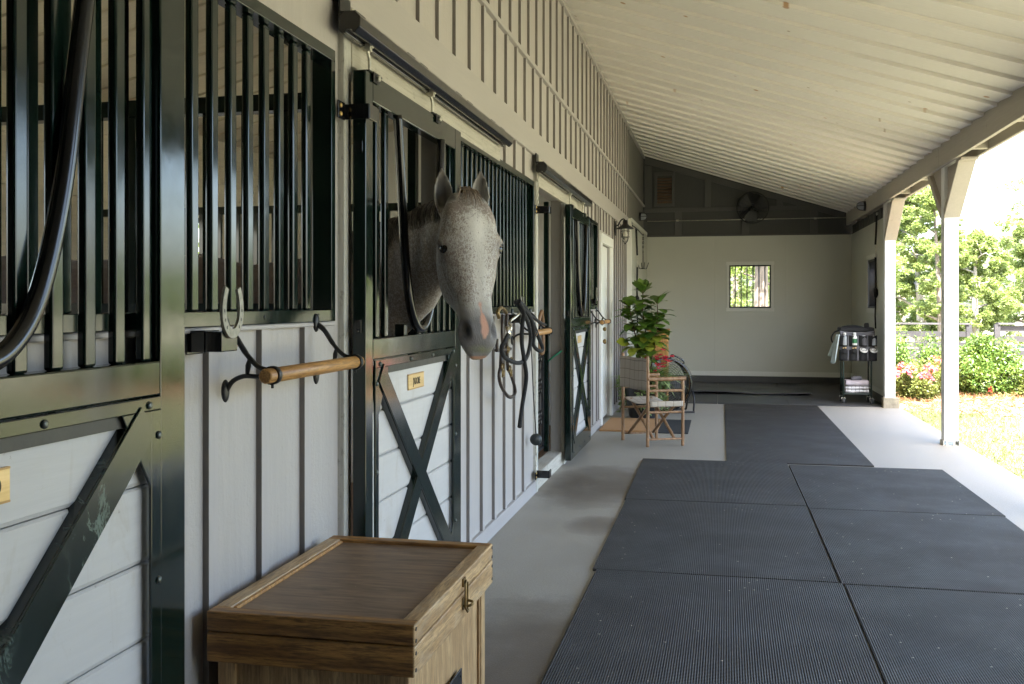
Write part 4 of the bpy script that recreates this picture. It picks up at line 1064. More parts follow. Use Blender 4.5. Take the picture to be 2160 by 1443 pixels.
for k in range(9): b.tube([(.006+.004*math.cos(a)*(k%2), .012*math.sin(a)*((k+1)%2)+.002, .10-.026*k+.017*math.cos(a)) for a in [2*math.pi*q/10 for q in range(10)]], .0032, 5, closed=True)
b.box(-.004,.004,-.014,.014,.10,.16); b.box(-.004,.008,-.012,.012,-.13,-.115); b.build('chain', M['galv'], t)

# rubber floor mats
def mat_(x0, x1, y0, y1, z, label, m='mat', group='black ribbed rubber mats laid down the aisle', name='rubber_mat'):
    b = MB(); cx, cy = (x0+x1)/2, (y0+y1)/2; b.box(x0-cx,x1-cx,y0-cy,y1-cy,.001,z); o = b.build(name, M[m], None, bevel=.003, segs=2)
    o.location = (cx,cy,0); tag(o, label, 'floor mat', group); return o
mt = 'ribbed black rubber mat, '
mat_(-.672,.570,7.012,8.865,.0165,mt+'far end of the left column, touching the runner', 'mat').rotation_euler.z = R(.4)
mat_(-.655,.575,5.128,7.002,.0160,mt+'middle of the left column, nearest the barn wall')
mat_(-.640,.584,3.245,5.112,.0170,mt+'nearest the camera in the left column beside the trunk').rotation_euler.z = R(-.35)
mat_(.578,1.812,6.945,8.775,.0160,mt+'far end of the right column, its corner near the post').rotation_euler.z = R(.3)
mat_(.583,1.805,5.105,6.930,.0170,mt+'middle of the right column, on the open side')
mat_(.592,1.815,3.235,5.090,.0155,mt+'nearest the camera in the right column on the open side').rotation_euler.z = R(-.3)
mat_(.052,1.285,8.885,13.99,.0120,'long narrow ribbed rubber runner leading to the wash bay')
for x0, x1, lb in ((-1.285,-.045,'left'),(-.04,.92,'middle'),(.925,2.18,'right, under the grooming trolley')):
    mat_(x0,x1,14.02,17.77,.013,'smooth dark mat flooring the wash bay, '+lb,'rubber','dark mats flooring the wash bay')
# loose mat with a curled edge lying on top
bm = bmesh.new(); nx, ny = 40, 14; V = []
for i in range(nx+1):
    for j in range(ny+1):
        u, v = i/nx, j/ny; x = -.62+1.95*u; y = 15.35+1.45*v+.05*math.sin(u*3)
        z = .022+.028*(1-v)**3*(1+.7*math.sin(u*7+1))*(1-abs(u-.45)*.8)+.02*math.sin(u*4+v*3)**2
        V.append(bm.verts.new((x-.35,y-16,z)))
for i in range(nx):
    for j in range(ny):
        f = bm.faces.new((V[i*(ny+1)+j],V[(i+1)*(ny+1)+j],V[(i+1)*(ny+1)+j+1],V[i*(ny+1)+j+1])); f.smooth = True
me = bpy.data.meshes.new('loose_mat'); bm.to_mesh(me); bm.free(); me.materials.append(M['rubber']); o = bpy.data.objects.new('rubber_mat', me); COL.objects.link(o); o.location = (.35,16,0)
s = o.modifiers.new('s','SOLIDIFY'); s.thickness = .014; tag(o,'loose black rubber mat with a curled wavy edge lying in front of the back wall','floor mat')
b = MB(); b.box(-.315,.315,-.585,.585,.001,.020); o = b.build('coir_doormat', M['coir'], None, bevel=.004); o.location = (-.985,11.335,0); tag(o,'tan coir doormat before the white door','doormat')
b = MB(); b.box(-.165,.165,-.61,.61,.001,.012); o = b.build('black_doormat', M['matblack'], None, bevel=.003); o.location = (-.505,11.32,0); tag(o,'black doormat beside the coir one, behind the bamboo chair','doormat')

# bamboo director's chair
CA, CB, CC, CD = (Vector(p) for p in ((-.98,10.128,0),(-.696,9.676,0),(-.365,9.844,0),(-.649,10.296,0)))
ctr = (CA+CB+CC+CD)/4
t = thing('bamboo_chair', "folding bamboo director's chair with checked canvas seat and back", 'chair', ctr)
a_, b_, c_, d_ = (p-ctr for p in (CA,CB,CC,CD)); UP = Vector((0,0,1))
def cane(mb_, p, q, r=.0165):
    p, q = Vector(p), Vector(q); n = max(int((q-p).length/.055),2); pts = []; rs = []; bow = Vector((random.uniform(-1,1),random.uniform(-1,1),random.uniform(-1,1)))*.004
    for k in range(n*3+1):
        u = k/(n*3); pts.append(p.lerp(q,u)+bow*math.sin(u*math.pi)); rs.append(r*(1.14 if k % 9 == 4 else 1.0)*random.uniform(.97,1.03))
    mb_.tube(pts, rs, 10)
def leg(p, h, r=.0165):
    m_ = MB(); cane(m_, p, p+UP*h, r); m_.build('leg', M['bamboo'], t)
leg(a_,.895); leg(b_,.885); leg(c_,.645); leg(d_,.645)
m_ = MB(); ov = (c_-b_).normalized()*.03
cane(m_, b_+UP*.662-ov*.2, c_+UP*.662+ov,.0205); m_.build('armrest', M['bamboo'], t)
m_ = MB(); cane(m_, a_+UP*.662-ov*.2, d_+UP*.662+ov,.0205); m_.build('armrest', M['bamboo'], t)
for p, q in ((b_,c_),(a_,d_)):
    for z, r in ((.545,.014),(.335,.012),(.07,.010),(.425,.014)): m_ = MB(); cane(m_, p+UP*z, q+UP*z, r); m_.build('rail', M['bamboo'], t)
for p, q, ins in ((a_,b_,.05),(d_,c_,-.05)):
    o_ = (c_-b_).normalized()*ins
    for s, e, k in ((p,q,0),(q,p,1)):
        m_ = MB(); k_ = o_*(1+.5*k); cane(m_, s+k_+UP*.075+(e-s)*.06, e+k_+UP*.425-(e-s)*.05,.0155); m_.build('cross_leg', M['bamboo'], t)
def cloth(name, fn, nu, nv, su, sv, m, parent, th=.003):
    bm = bmesh.new(); uv = bm.loops.layers.uv.new('UVMap'); V = [[bm.verts.new(fn(i/nu,j/nv)) for j in range(nv+1)] for i in range(nu+1)]
    for i in range(nu):
        for j in range(nv):
            f = bm.faces.new((V[i][j],V[i+1][j],V[i+1][j+1],V[i][j+1])); f.smooth = True
            for lp, (a, b) in zip(f.loops, ((i,j),(i+1,j),(i+1,j+1),(i,j+1))): lp[uv].uv = (a/nu*su, b/nv*sv)
    me = bpy.data.meshes.new(name); bm.to_mesh(me); bm.free(); me.materials.append(m)
    o = bpy.data.objects.new(name, me); COL.objects.link(o); o.parent = parent
    s = o.modifiers.new('s','SOLIDIFY'); s.thickness = th; s.offset = 0
    return o
back = (a_-d_).normalized()
cloth('back_canvas', lambda u,v: a_.lerp(b_,-.035+1.07*u) + UP*(.545+.315*v+.004*math.sin(u*9)) + back*(.024-.030*math.sin(u*math.pi)*(.6+.4*v)), 24, 8, 6.2, 3.3, M['canvas'], t)
cloth('seat_canvas', lambda u,v: a_.lerp(b_,-.02+1.04*u).lerp(d_.lerp(c_,-.02+1.04*u), .04+.94*v) + UP*(.443-.045*math.sin(u*math.pi)**.7), 20, 10, 6, 4.2, M['canvas'], t)
cloth('seat_canvas', lambda u,v: b_.lerp(c_,.04+.94*u) + UP*(.445-.055*v) - (a_-b_).normalized()*(.018+.002*v), 10, 3, 4.2, .6, M['canvas'], t)

# planter: fiddle leaf fig, spider plant, red flowers, ivy
t = thing('planter', 'dark pot with a tall fig, red flowers and trailing ivy behind the bamboo chair', 'potted plant', (-.93,12.15,0))
b = MB(); b.lathe([(.15,0),(.17,.02),(.235,.40),(.25,.42),(.25,.455),(.225,.455),(.215,.42),(.0,.415)], n=28, cap=False); b.build('pot', plain('pot_glaze',(.018,.018,.02),.4,.3,10), t)
def leafm(bm, base, dirv, up, L, W, curl=.25, segs=4, fold=.12, shape='ob'):
    d = Vector(dirv).normalized(); u = Vector(up); s = d.cross(u); s = s.normalized() if s.length > 1e-4 else d.orthogonal().normalized(); u = s.cross(d)
    prev = None
    for k in range(segs+1):
        x = k/segs
        if shape == 'ob': w = W*(math.sin(math.pi*min(1,(.06+.94*x))**1.35))**.75 if 0 < x < 1 else W*.06
        elif shape == 'blade': w = W*(1-x)**.7*(.5+.5*min(1,x*5))
        else: w = W*(math.sin(math.pi*max(.03,min(.97,x))))**.9
        c = Vector(base)+d*(L*x)-u*(curl*L*x*x)
        row = (bm.verts.new(c-s*w+u*fold*w), bm.verts.new(c), bm.verts.new(c+s*w+u*fold*w))
        if prev:
            for i in range(2):
                f = bm.faces.new((prev[i],prev[i+1],row[i+1],row[i])); f.smooth = True
        prev = row
stems = [smooth_path([(.04,0,.42),(.05,.02,.75),(.03,0,1.05),(-.01,.03,1.35),(.0,.02,1.56)],5),smooth_path([(.0,.03,.42),(-.03,.02,.7),(-.09,.0,1.0),(-.15,.02,1.25),(-.17,.0,1.38)],5),smooth_path([(.07,-.02,.42),(.11,-.02,.7),(.15,-.04,1.0),(.18,-.02,1.25),(.17,-.02,1.42)],5)]
b = MB()
for s_ in stems: b.tube(s_, [.012-.007*k/(len(s_)-1) for k in range(len(s_))], 8)
b.build('fig_stem', M['stem'], t)
bmF = bmesh.new(); bmY = bmesh.new()
for si, s_ in enumerate(stems):
    n = len(s_)
    for k in range(88 if si == 0 else 70):
        f = random.uniform(.30,1); p = s_[min(int(f*(n-1)),n-1)]; az = k*2.4+random.uniform(-.5,.5); el = random.uniform(-.25,.75) if f < .9 else random.uniform(.4,1.3)
        d = Vector((math.cos(az)*math.cos(el),math.sin(az)*math.cos(el),math.sin(el))); L = random.uniform(.14,.235)*(1.12-.3*f)
        leafm(bmY if (f < .56 and random.random() < .35) else bmF, p+d*.03, d, (0,0,1), L, L*.37, random.uniform(.1,.5))
for p, d, L in (((.03,-.06,1.02),(.05,-.5,-.25),.16),((-.16,-.03,.90),(-.5,-.4,.25),.17),((.08,-.08,.93),(.1,-.5,-.55),.13),((-.10,-.08,.86),(-.2,-.5,-.3),.13)): leafm(bmY, p, d, (0,-.6,.6), L, L*.45, .3)
for n_, bm_, m_ in (('fig_leaves',bmF,M['fig']),('yellow_leaves',bmY,M['figyellow'])):
    me = bpy.data.meshes.new(n_); bm_.to_mesh(me); bm_.free(); me.materials.append(m_); o = bpy.data.objects.new(n_, me); COL.objects.link(o); o.parent = t
bm_ = bmesh.new()
for k in range(170):
    az = random.uniform(0,6.28); d = Vector((math.cos(az),math.sin(az)*.8-.25,random.uniform(.5,1.6))); leafm(bm_, (.13+random.gauss(0,.03),-.12+random.gauss(0,.03),.47), d, (0,0,1), random.uniform(.26,.46), .019, random.uniform(.5,1.05), 6, .2, 'blade')
me = bpy.data.meshes.new('spider_leaves'); bm_.to_mesh(me); bm_.free(); me.materials.append(M['spider']); o = bpy.data.objects.new('spider_leaves', me); COL.objects.link(o); o.parent = t
bm_ = bmesh.new()
for k in range(26):
    c = Vector((.22+random.gauss(0,.065),-.10+random.gauss(0,.06),.70+random.gauss(0,.065)))
    for q in range(6):
        az = q*1.05+random.random(); leafm(bm_, c, (math.cos(az),math.sin(az)-.5,.3+random.random()*.4), (0,-.5,1), random.uniform(.028,.045), .014, .2, 2, .1, 'el')
me = bpy.data.meshes.new('red_flowers'); bm_.to_mesh(me); bm_.free(); me.materials.append(M['red']); o = bpy.data.objects.new('red_flowers', me); COL.objects.link(o); o.parent = t
bm_ = bmesh.new(); b = MB()
for k in range(46):
    az = random.uniform(2.6,6.9); r0 = .235; p = Vector((r0*math.cos(az),r0*math.sin(az),.46)); pts = [p]; ln = random.uniform(.12,.42)
    for q in range(1,8):
        z = .46+.02-ln*(q/7)**1.3; rr = r0+.03+.03*math.sin(q); pts.append(Vector((rr*math.cos(az+.03*q*random.uniform(-1,1)),rr*math.sin(az+.03*q*random.uniform(-1,1)),z)))
    b.tube(pts,.0025,5)
    for p in pts:
        for q in range(3):
            d = Vector((random.gauss(0,1),random.gauss(-.4,1),random.gauss(.1,.6))); leafm(bm_, p+d.normalized()*.01, d, (0,-.4,1), random.uniform(.03,.055), .018, .2, 2, .1, 'el')
for k in range(60):
    d = Vector((random.gauss(0,1),random.gauss(0,1),random.uniform(.2,1.2))); leafm(bm_, (random.gauss(.02,.12),random.gauss(-.02,.12),.46), d, (0,0,1), random.uniform(.06,.16), .02, .4, 3, .1, 'el')
b.build('ivy_stem', M['stem'], t)
me = bpy.data.meshes.new('ivy_leaves'); bm_.to_mesh(me); bm_.free(); me.materials.append(M['ivy']); o = bpy.data.objects.new('ivy_leaves', me); COL.objects.link(o); o.parent = t

# pine cabinet behind the plants
t = thing('cabinet', 'small orange pine cabinet half hidden behind the potted fig', 'cabinet', (-.82,13.45,0))
b = MB(); b.box(-.125,.125,-.12,.18,.06,1.03); b.build('carcass', M['pine'], t, bevel=.004)
b = MB(); b.box(-.145,.145,-.145,.20,1.0305,1.055); b.build('top', M['pine'], t, bevel=.005)
b = MB(); b.box(-.118,.118,-.136,-.1205,.10,.60); b.box(-.118,.118,-.136,-.1205,.62,1.01); dr = b.build('door', M['pine'], t, bevel=.003)
b = MB(); 
for z in (.5,.72): b.lathe([(.006,0),(.006,.012),(.014,.02),(.012,.028)],(.0,-.136,z),(0,-1,0),12)
b.build('knob', M['oldbrass'], dr)
b = MB(); b.box(-.125,-.09,-.12,-.085,0,.0595); b.box(.09,.125,-.12,-.085,0,.0595); b.box(-.125,-.09,.14,.18,0,.0595); b.box(.09,.125,.14,.18,0,.0595); b.build('foot', M['pine'], t)

# drum fan on the floor
t = thing('drum_fan', 'black drum floor fan behind the plants and the bamboo chair', 'fan', (-.72,12.85,0), R(18))
rr = .33; cz = .36
b = MB(); b.lathe([(rr,-.13),(rr+.012,-.13),(rr+.012,.13),(rr,.13)],(0,0,cz),(0,1,0),44,False); b.build('drum', M['blackgloss'], t)
b = MB()
for y in (-.131,.131):
    for k in range(13): b.tube([( (.03+.027*k)*math.cos(a), y-math.copysign(.018,-y)*(1-(k/12)**2)*-1, cz+(.03+.027*k)*math.sin(a)) for a in [2*math.pi*q/40 for q in range(40)]], .0022, 5, closed=True)
    for k in range(8):
        a = 2*math.pi*k/8; b.tube([(.03*math.cos(a),y+math.copysign(.018,y),cz+.03*math.sin(a)),(rr*math.cos(a),y,cz+rr*math.sin(a))], .003, 5)
b.build('grille', M['black'], t)
b = MB()
for k in range(3):
    a = 2*math.pi*k/3
    pts = []
    for q in range(6):
        r_ = .05+.27*q/5; pts.append((r_, .05*(1-q/7)))
    prev = None
    for r_, tw in pts:
        w_ = .05+.08*(r_/.32); p1 = (r_*math.cos(a)-w_*math.sin(a), -tw, cz+r_*math.sin(a)+w_*math.cos(a)); p2 = (r_*math.cos(a)+w_*math.sin(a), tw, cz+r_*math.sin(a)-w_*math.cos(a))
        row = (b.bm.verts.new(p1), b.bm.verts.new(p2))
        if prev: b.bm.faces.new((prev[0],prev[1],row[1],row[0]))
        prev = row
b.cyl((0,-.07,cz),(0,.07,cz),.06,18); b.build('blade', plain('fan_blade',(.18,.18,.18),.4,.1,5,metal=.4), t)
b = MB()
for s in (-1,1): b.tube(smooth_path([(s*(rr+.02),-.16,.02),(s*(rr+.03),-.14,.20),(s*(rr+.025),0,cz)],5), .012, 8)
b.tube(smooth_path([(-rr-.02,-.16,.016),(-rr+.05,-.2,.016),(rr-.05,-.2,.016),(rr+.02,-.16,.016)],5), .012, 8); b.tube([(-rr-.02,.18,.016),(rr+.02,.18,.016)],.012,8)
for s in (-1,1): b.tube([(s*(rr+.02),.18,.016),(s*(rr+.025),0,cz)],.012,8)
b.build('stand', M['black'], t)
b = MB(); a0 = R(62); b.tube(smooth_path([((rr+.01)*math.cos(R(75)),0,cz+(rr+.01)*math.sin(R(75))),((rr+.06)*math.cos(R(72)),0,cz+(rr+.06)*math.sin(R(72))),((rr+.065)*math.cos(R(48)),0,cz+(rr+.065)*math.sin(R(48))),((rr+.01)*math.cos(R(45)),0,cz+(rr+.01)*math.sin(R(45)))],6), .012, 8); b.build('handle', M['blackgloss'], t)

# barn lantern by the white door
t = thing('wall_lantern', 'black caged barn lantern on a gooseneck arm beside the white door', 'lantern', (-1.337,12.73,2.36))
b = MB(); b.lathe([(.055,0),(.055,.012),(.045,.018)],(0,0,0),(1,0,0),20); b.box(0,.014,-.035,.035,-.085,.10); b.build('back_plate', M['black'], t, bevel=.003)
lx = .135
b = MB(); b.tube(smooth_path([(.012,0,.04),(.05,0,.055),(.075,0,.105),(lx-.02,0,.128),(lx,0,.10)],6), .009, 8); b.tube([(.012,0,.0),(lx-.05,0,.008)],.006,8); b.build('arm', M['black'], t)
b = MB(); b.lathe([(.0,.115),(.030,.112),(.034,.06),(.045,.055),(.048,.045),(.105,.012),(.108,.0),(.10,-.002),(.05,.012),(0,.012)],(lx,0,0),n=28,cap=False); b.build('shade', M['black'], t)
b = MB(); b.lathe([(.044,.0),(.048,-.02),(.050,-.10),(.040,-.14),(.02,-.160),(0,-.164)],(lx,0,0),n=24,cap=False); gl = b.build('globe', M['glass'], t)
b = MB(); b.lathe([(.014,0),(.014,-.035),(.026,-.07),(.022,-.098),(.0,-.108)],(lx,0,0),n=16,cap=False); b.build('bulb', plain('bulb',(.8,.76,.66),.2,.05,5), t)
b = MB()
for z, r_ in ((-.03,.060),(-.105,.058)): b.tube([(lx+r_*math.cos(a),r_*math.sin(a),z) for a in [2*math.pi*k/24 for k in range(24)]], .004, 6, closed=True)
for k in range(4):
    a = math.pi/4+k*math.pi/2; b.tube(smooth_path([(lx+.055*math.cos(a),.055*math.sin(a),.005),(lx+.060*math.cos(a),.060*math.sin(a),-.05),(lx+.057*math.cos(a),.057*math.sin(a),-.11),(lx+.035*math.cos(a),.035*math.sin(a),-.165),(lx,0,-.183)],5), .004, 6)
b.lathe([(.012,-.176),(.012,-.19),(.004,-.2)],(lx,0,0),n=10); b.build('cage', M['black'], t)
# small bulkhead lights
def bulk(label, loc, ax):
    t = thing('bulkhead_light', label, 'light', loc, 0, 'small bulkhead lights of the wash bay')
    b = MB(); b.lathe([(.075,0),(.075,.02),(.065,.03)],(0,0,0),ax,20); b.build('base', M['black'], t)
    b = MB(); b.lathe([(.055,.028),(.055,.07),(.045,.10),(.02,.115),(0,.117)],(0,0,0),ax,20,False); b.build('lens', M['plasticc'], t)
    b = MB(); A = Vector(ax); u = Vector((0,0,1)); s = A.cross(u)
    for v in (u,-u,s,-s): b.tube(smooth_path([A*.02+v*.066,A*.075+v*.06,A*.115+v*.035,A*.125],4), .005, 6)
    b.build('guard', M['black'], t); return t
bulk('small caged bulkhead light high on the batten wall near the back wall', (-1.337,16.7,2.86), (1,0,0))
bulk('small caged bulkhead light on the inside of the eave beam', (2.110,15.45,2.85), (-1,0,0))
# cross ties and tack hook of the wash bay
def crosstie(label, loc, dx):
    t = thing('cross_tie', label, 'cross tie', loc, 0, 'black cross ties in the wash bay')
    b = MB(); b.tube(smooth_path([(dx*.02,0,0),(dx*.03,.0,-.3),(dx*.035,.01,-.42)],5), .014, 8); b.tube(smooth_path([(dx*.035,.01,-.60),(dx*.03,.02,-.85),(dx*.03,.02,-1.05)],5), .014, 8); b.lathe([(.016,0),(.034,-.03),(.034,-.10),(.016,-.14)],(dx*.03,.02,-1.04),n=12); b.tube([(dx*.03,.02,-1.17),(dx*.035,.03,-1.45),(dx*.03,.02,-1.62)], .011, 8); b.build('strap', M['strap'], t)
    b = MB(); b.lathe([(.02,0),(.02,.006)],(0,0,.02),(dx,0,0),12); b.tube([(dx*.02,.022*math.cos(a),.015+.022*math.sin(a)) for a in [2*math.pi*k/14 for k in range(14)]], .005, 6, closed=True)
    b.tube([(dx*.035,.01+.022*math.cos(a),-.455+.03*math.sin(a)) for a in [2*math.pi*k/14 for k in range(14)]], .006, 6, closed=True); b.tube(smooth_path([(dx*.035,.01,-.49),(dx*.035,-.012,-.53),(dx*.035,.015,-.57),(dx*.035,.01,-.60)],4), .007, 6); b.build('ring', M['steel'], t); return t
ct = crosstie('black cross tie hanging on the left side of the wash bay above the fig', (-1.29,15.25,2.56), 1)
crosstie('black cross tie hanging on the right side of the wash bay behind the post', (2.199,14.85,2.66), -1)
t = thing('tack_hook', 'four pronged iron tack hook on a chain from a wall arm in the wash bay', 'tack hook', (-1.29,14.72,2.56))
b = MB(); b.box(0,.006,-.02,.02,-.04,.04); b.tube(smooth_path([(.004,0,0),(.03,.35,-.015),(.06,.9,-.05),(.075,1.18,-.07),(.07,1.25,-.045)],6), .009, 8); b.build('arm', M['black'], t)
b = MB()
for k in range(7): b.tube([(.072+.010*math.sin(a)*(k%2),1.2+.010*math.sin(a)*((k+1)%2),-.085-.034*k+.022*math.cos(a)) for a in [2*math.pi*q/10 for q in range(10)]], .0045, 5, closed=True)
b.tube([(.072,1.2+.03*math.cos(a),-.335+.03*math.sin(a)) for a in [2*math.pi*q/16 for q in range(16)]], .0065, 6, closed=True); b.build('chain', M['black'], t)
b = MB(); b.tube([(.072,1.2,-.365),(.072,1.2,-.60)], .007, 8)
for k in range(4):
    a = R(20)+k*math.pi/2; c_, s_ = math.cos(a), math.sin(a); b.tube(smooth_path([(.072,1.2,-.60),(.072+.05*c_,1.2+.05*s_,-.605),(.072+.068*c_,1.2+.068*s_,-.575),(.072+.092*c_,1.2+.092*s_,-.505)],5), .006, 8)
b.build('prong', M['black'], t)
# fan on the back wall
t = thing('wall_fan', 'dark oscillating wall fan in front of the gable framing', 'fan', (.545,YB-.02,3.06))
b = MB(); b.box(-.06,.06,-.03,.03,-.20,-.10); b.tube([(0,-.02,-.15),(0,-.10,-.12),(0,-.14,0)],.022,10); b.build('bracket', M['galv'], t, bevel=.004)
b = MB(); b.lathe([(.0,.02),(.06,.02),(.07,-.04),(.05,-.09),(0,-.10)],(0,-.14,0),(0,-1,0),18,False); b.build('motor', M['blackgloss'], t)
b = MB()
for y0, s in ((-.22,-1),(-.14,1)):
    for k in range(10): 
        r_ = .03+.026*k; b.tube([(r_*math.cos(a),-.18+s*.045*(1-(k/9.5)**2)**.5 if k < 9 else -.18+s*.006,r_*math.sin(a)) for a in [2*math.pi*q/36 for q in range(36)]], .0022, 4, closed=True)
    for k in range(16):
        a = 2*math.pi*k/16; b.tube([(.03*math.cos(a),-.18+s*.045,.03*math.sin(a)),(.15*math.cos(a),-.18+s*.04,.15*math.sin(a)),(.27*math.cos(a),-.18,.27*math.sin(a))], .0022, 4)
b.tube([(.272*math.cos(a),-.18,.272*math.sin(a)) for a in [2*math.pi*q/40 for q in range(40)]], .007, 6, closed=True); b.build('cage', M['black'], t)
for k in range(3):
    b = MB(); a0 = 2*math.pi*k/3+.4; V_ = []
    for i in range(5):
        for j in range(4):
            r_ = .04+.2*i/4; a = a0+(j/3-.5)*1.25*(.55+.45*math.sin(math.pi*min(1,.2+i/4*.7))); V_.append(b.bm.verts.new((r_*math.cos(a),-.18+.035*(j/3-.5),r_*math.sin(a))))
    for i in range(4):
        for j in range(3): b.bm.faces.new((V_[i*4+j],V_[(i+1)*4+j],V_[(i+1)*4+j+1],V_[i*4+j+1])).smooth = True
    b.build('blade', plain('fan_blade_dark',(.05,.05,.05),.4,.1,5), t)

# grooming trolley
t = thing('grooming_trolley', 'dark green wheeled grooming trolley draped with a pocketed grey organiser', 'trolley', (1.86,14.55,0))
b = MB()
for x in (-.185,.185):
    for y in (-.14,.14): b.tube([(x,y,.085),(x,y,1.0)], .0115, 10)
b.box(-.19,.19,-.15,.15,.135,.152); b.box(-.19,.19,-.15,.15,.985,1.0); b.build('frame', plain('trolley_green',(.02,.035,.028),.4,.2,8), t)
b = MB()
for x in (-.185,.185):
    for y in (-.14,.14): b.cyl((x+.018,y,.042),(x-.018,y,.042),.042,20)
b.build('wheel', M['rubber'], t)
b = MB()
for x in (-.185,.185):
    for y in (-.14,.14): b.cyl((x+.021,y,.042),(x-.021,y,.042),.022,14); b.box(x-.024,x+.024,y-.008,y+.008,.06,.088)
b.build('castor', M['galv'], t)
b = MB()
for z in (.17,.205,.25):
    b.tube([(-.175,-.155,z),(.175,-.155,z),(.175,.145,z),(-.175,.145,z)], .0028, 6, closed=True)
for k in range(8): b.tube([(-.175+.05*k,-.155,.155),(-.175+.05*k,-.155,.25)], .0022, 5)
b.build('basket', M['black'], t)
# organiser: curved cloth with pockets
cloth('organiser', lambda u,v: Vector((-.235+.46*u, -.175-.012*math.sin(u*math.pi)+.006*math.sin(u*22)*(1-v), .60+.42*v-.022*math.sin(u*math.pi)*v)), 30, 10, 1, 1, M['fabricgrey'], t, .01)
b = MB(); b.box(-.235,.225,-.168,.15,1.002,1.065); b.ball((-.05,.0,1.05),.1,8,(1.7,1.2,.45)); b.box(.10,.165,-.09,-.04,1.04,1.125); b.build('top_bag', M['fabricblack'], t, bevel=.018, segs=3)
b = MB(); b.tube(smooth_path([(-.215,-.17,1.00),(-.10,-.185,.985),(.05,-.19,.982),(.20,-.178,1.005)],5), .008, 6); b.box(-.03,.03,-.198,-.189,.955,.968); b.build('binding', M['fabricgrey'], t)
for k in range(4):
    x = -.205+.128*k
    for row, z0, hgt, mm in ((1,.805,.155,'fabricblack'),(0,.605,.155,'fabricblack')):
        b = MB(); pr = [(x-.058+.03,0)]
        V0 = []
        for j in range(5):
            for i in range(11):
                u = i/10; bulge = .052*math.sin(u*math.pi)**.6*(.75+.25*j/4); V0.append(b.bm.verts.new((x-.035+.116*u-.006, -.186-bulge, z0+hgt*j/4-(.012*math.sin(u*math.pi) if j == 4 else 0))))
        for j in range(4):
            for i in range(10): b.bm.faces.new((V0[j*11+i],V0[j*11+i+1],V0[(j+1)*11+i+1],V0[(j+1)*11+i])).smooth = True
        o = b.build('pocket', M[mm], t, recalc=False); s = o.modifiers.new('s','SOLIDIFY'); s.thickness = .004
def bottle(label, x, z, r, h, m, band=None):
    q = thing('bottle', label, 'bottle', (1.86+x,14.55-.212,z), 0)
    b = MB(); b.lathe([(r*.9,0),(r,.006),(r,h*.62),(r*.8,h*.74),(r*.5,h*.78),(r*.5,h*.8)],n=18); b.build('body', M[m], q)
    b = MB(); b.lathe([(r*.62,h*.79),(r*.62,h*.97),(r*.5,h)],n=16); b.build('cap', M['plasticw'], q)
    if band: b = MB(); b.lathe([(r+.001,h*.18),(r+.0015,h*.2),(r+.0015,h*.5),(r+.001,h*.52)],n=18,cap=False); b.build('label', M[band], q)
bottle('clear spray bottle in the upper left pocket of the organiser', -.175,.82,.030,.175,'plasticc')
bottle('white bottle with green label in the second upper pocket', -.045,.82,.034,.175,'plasticw','plasticg')
bottle('small white topped bottle in the third upper pocket', .08,.82,.034,.135,'fabricgrey')
bottle('pale bottle in the upper right pocket of the organiser', .21,.82,.030,.13,'plasticc')
for x, lb in ((.075,'white round brush in the third lower pocket of the organiser'),(.205,'pale round brush with dark ring in the lower right pocket')):
    q = thing('grooming_brush', lb, 'brush', (1.86+x,14.55-.215,.745)); b = MB(); b.lathe([(.050,0),(.055,.008),(.053,.02),(.02,.026),(0,.026)],axis=(.1,-.55,.85),n=22,cap=False); b.build('back', M['plasticw'], q)
    b = MB(); b.tube([(Vector((.1,-.55,.85)).normalized()*.024+Vector((.036*math.cos(a),.030*math.sin(a),.02*math.sin(a)))) for a in [2*math.pi*k/16 for k in range(16)]], .004, 6, closed=True); b.build('band', M['black'], q)
for x, lb in ((-.18,'tan handled brush in the lower left pocket of the organiser'),(-.05,'dark hoof pick with a tan tip in the second lower pocket')):
    q = thing('grooming_brush', lb, 'brush', (1.86+x,14.55-.215,.70)); b = MB(); b.lathe([(.035,0),(.04,.03),(.03,.07),(.015,.08)],n=14); b.build('back', M['fabricblack'], q); b = MB(); b.ball((.015,-.01,.085),.013,8); b.ball((-.015,-.012,.08),.011,8); b.build('tip', M['plate'], q)
t2 = thing('towel', 'pale blue grey towel hanging from the side of the grooming trolley', 'towel', (1.86-.245,14.55-.14,.98))
cloth('towel_cloth', lambda u,v: Vector((-.015-.05*v-.06*v*u+.015*math.sin(u*11), -.09+.17*u*(.6+.5*v), -.01-.36*v-.05*math.sin(u*5)*v)), 16, 12, 1, 1, M['towel'], t2, .012)
t2 = thing('grooming_bag_strap', 'black looped strap hanging over the left side of the trolley', 'strap', (1.86-.24,14.5,1.0))
b = MB(); b.tube(smooth_path([(.03,0,.02),(-.05,-.02,.0),(-.095,-.02,-.07),(-.085,-.02,-.14),(-.04,-.02,-.19)],6), .011, 8); b.build('loop', M['strap'], t2)
def fold(label, z, h, m, w, rolls):
    q = thing('saddle_pad', label, 'saddle pad', (1.86,14.55,z), 0)
    b = MB()
    for k in range(rolls):
        zz = h*(k+.5)/rolls
        b.tube(smooth_path([(-w,-.13+.01*k,zz+.004),(-w*.4,-.135,zz-.004),(w*.3,-.13,zz+.003),(w,-.13,zz+.012*k)],5), h/rolls*.52, 10)
        b.box(-w,w,-.13,.12,zz-h/rolls*.5,zz+h/rolls*.49)
    b.build('folded_pad', M[m], q, bevel=.008, segs=2)
fold('white folded saddle pad at the bottom of the trolley basket', .156,.095,'padw',.155,2); fold('lilac grey quilted pad folded over the white one in the basket', .253,.075,'pad',.15,1)
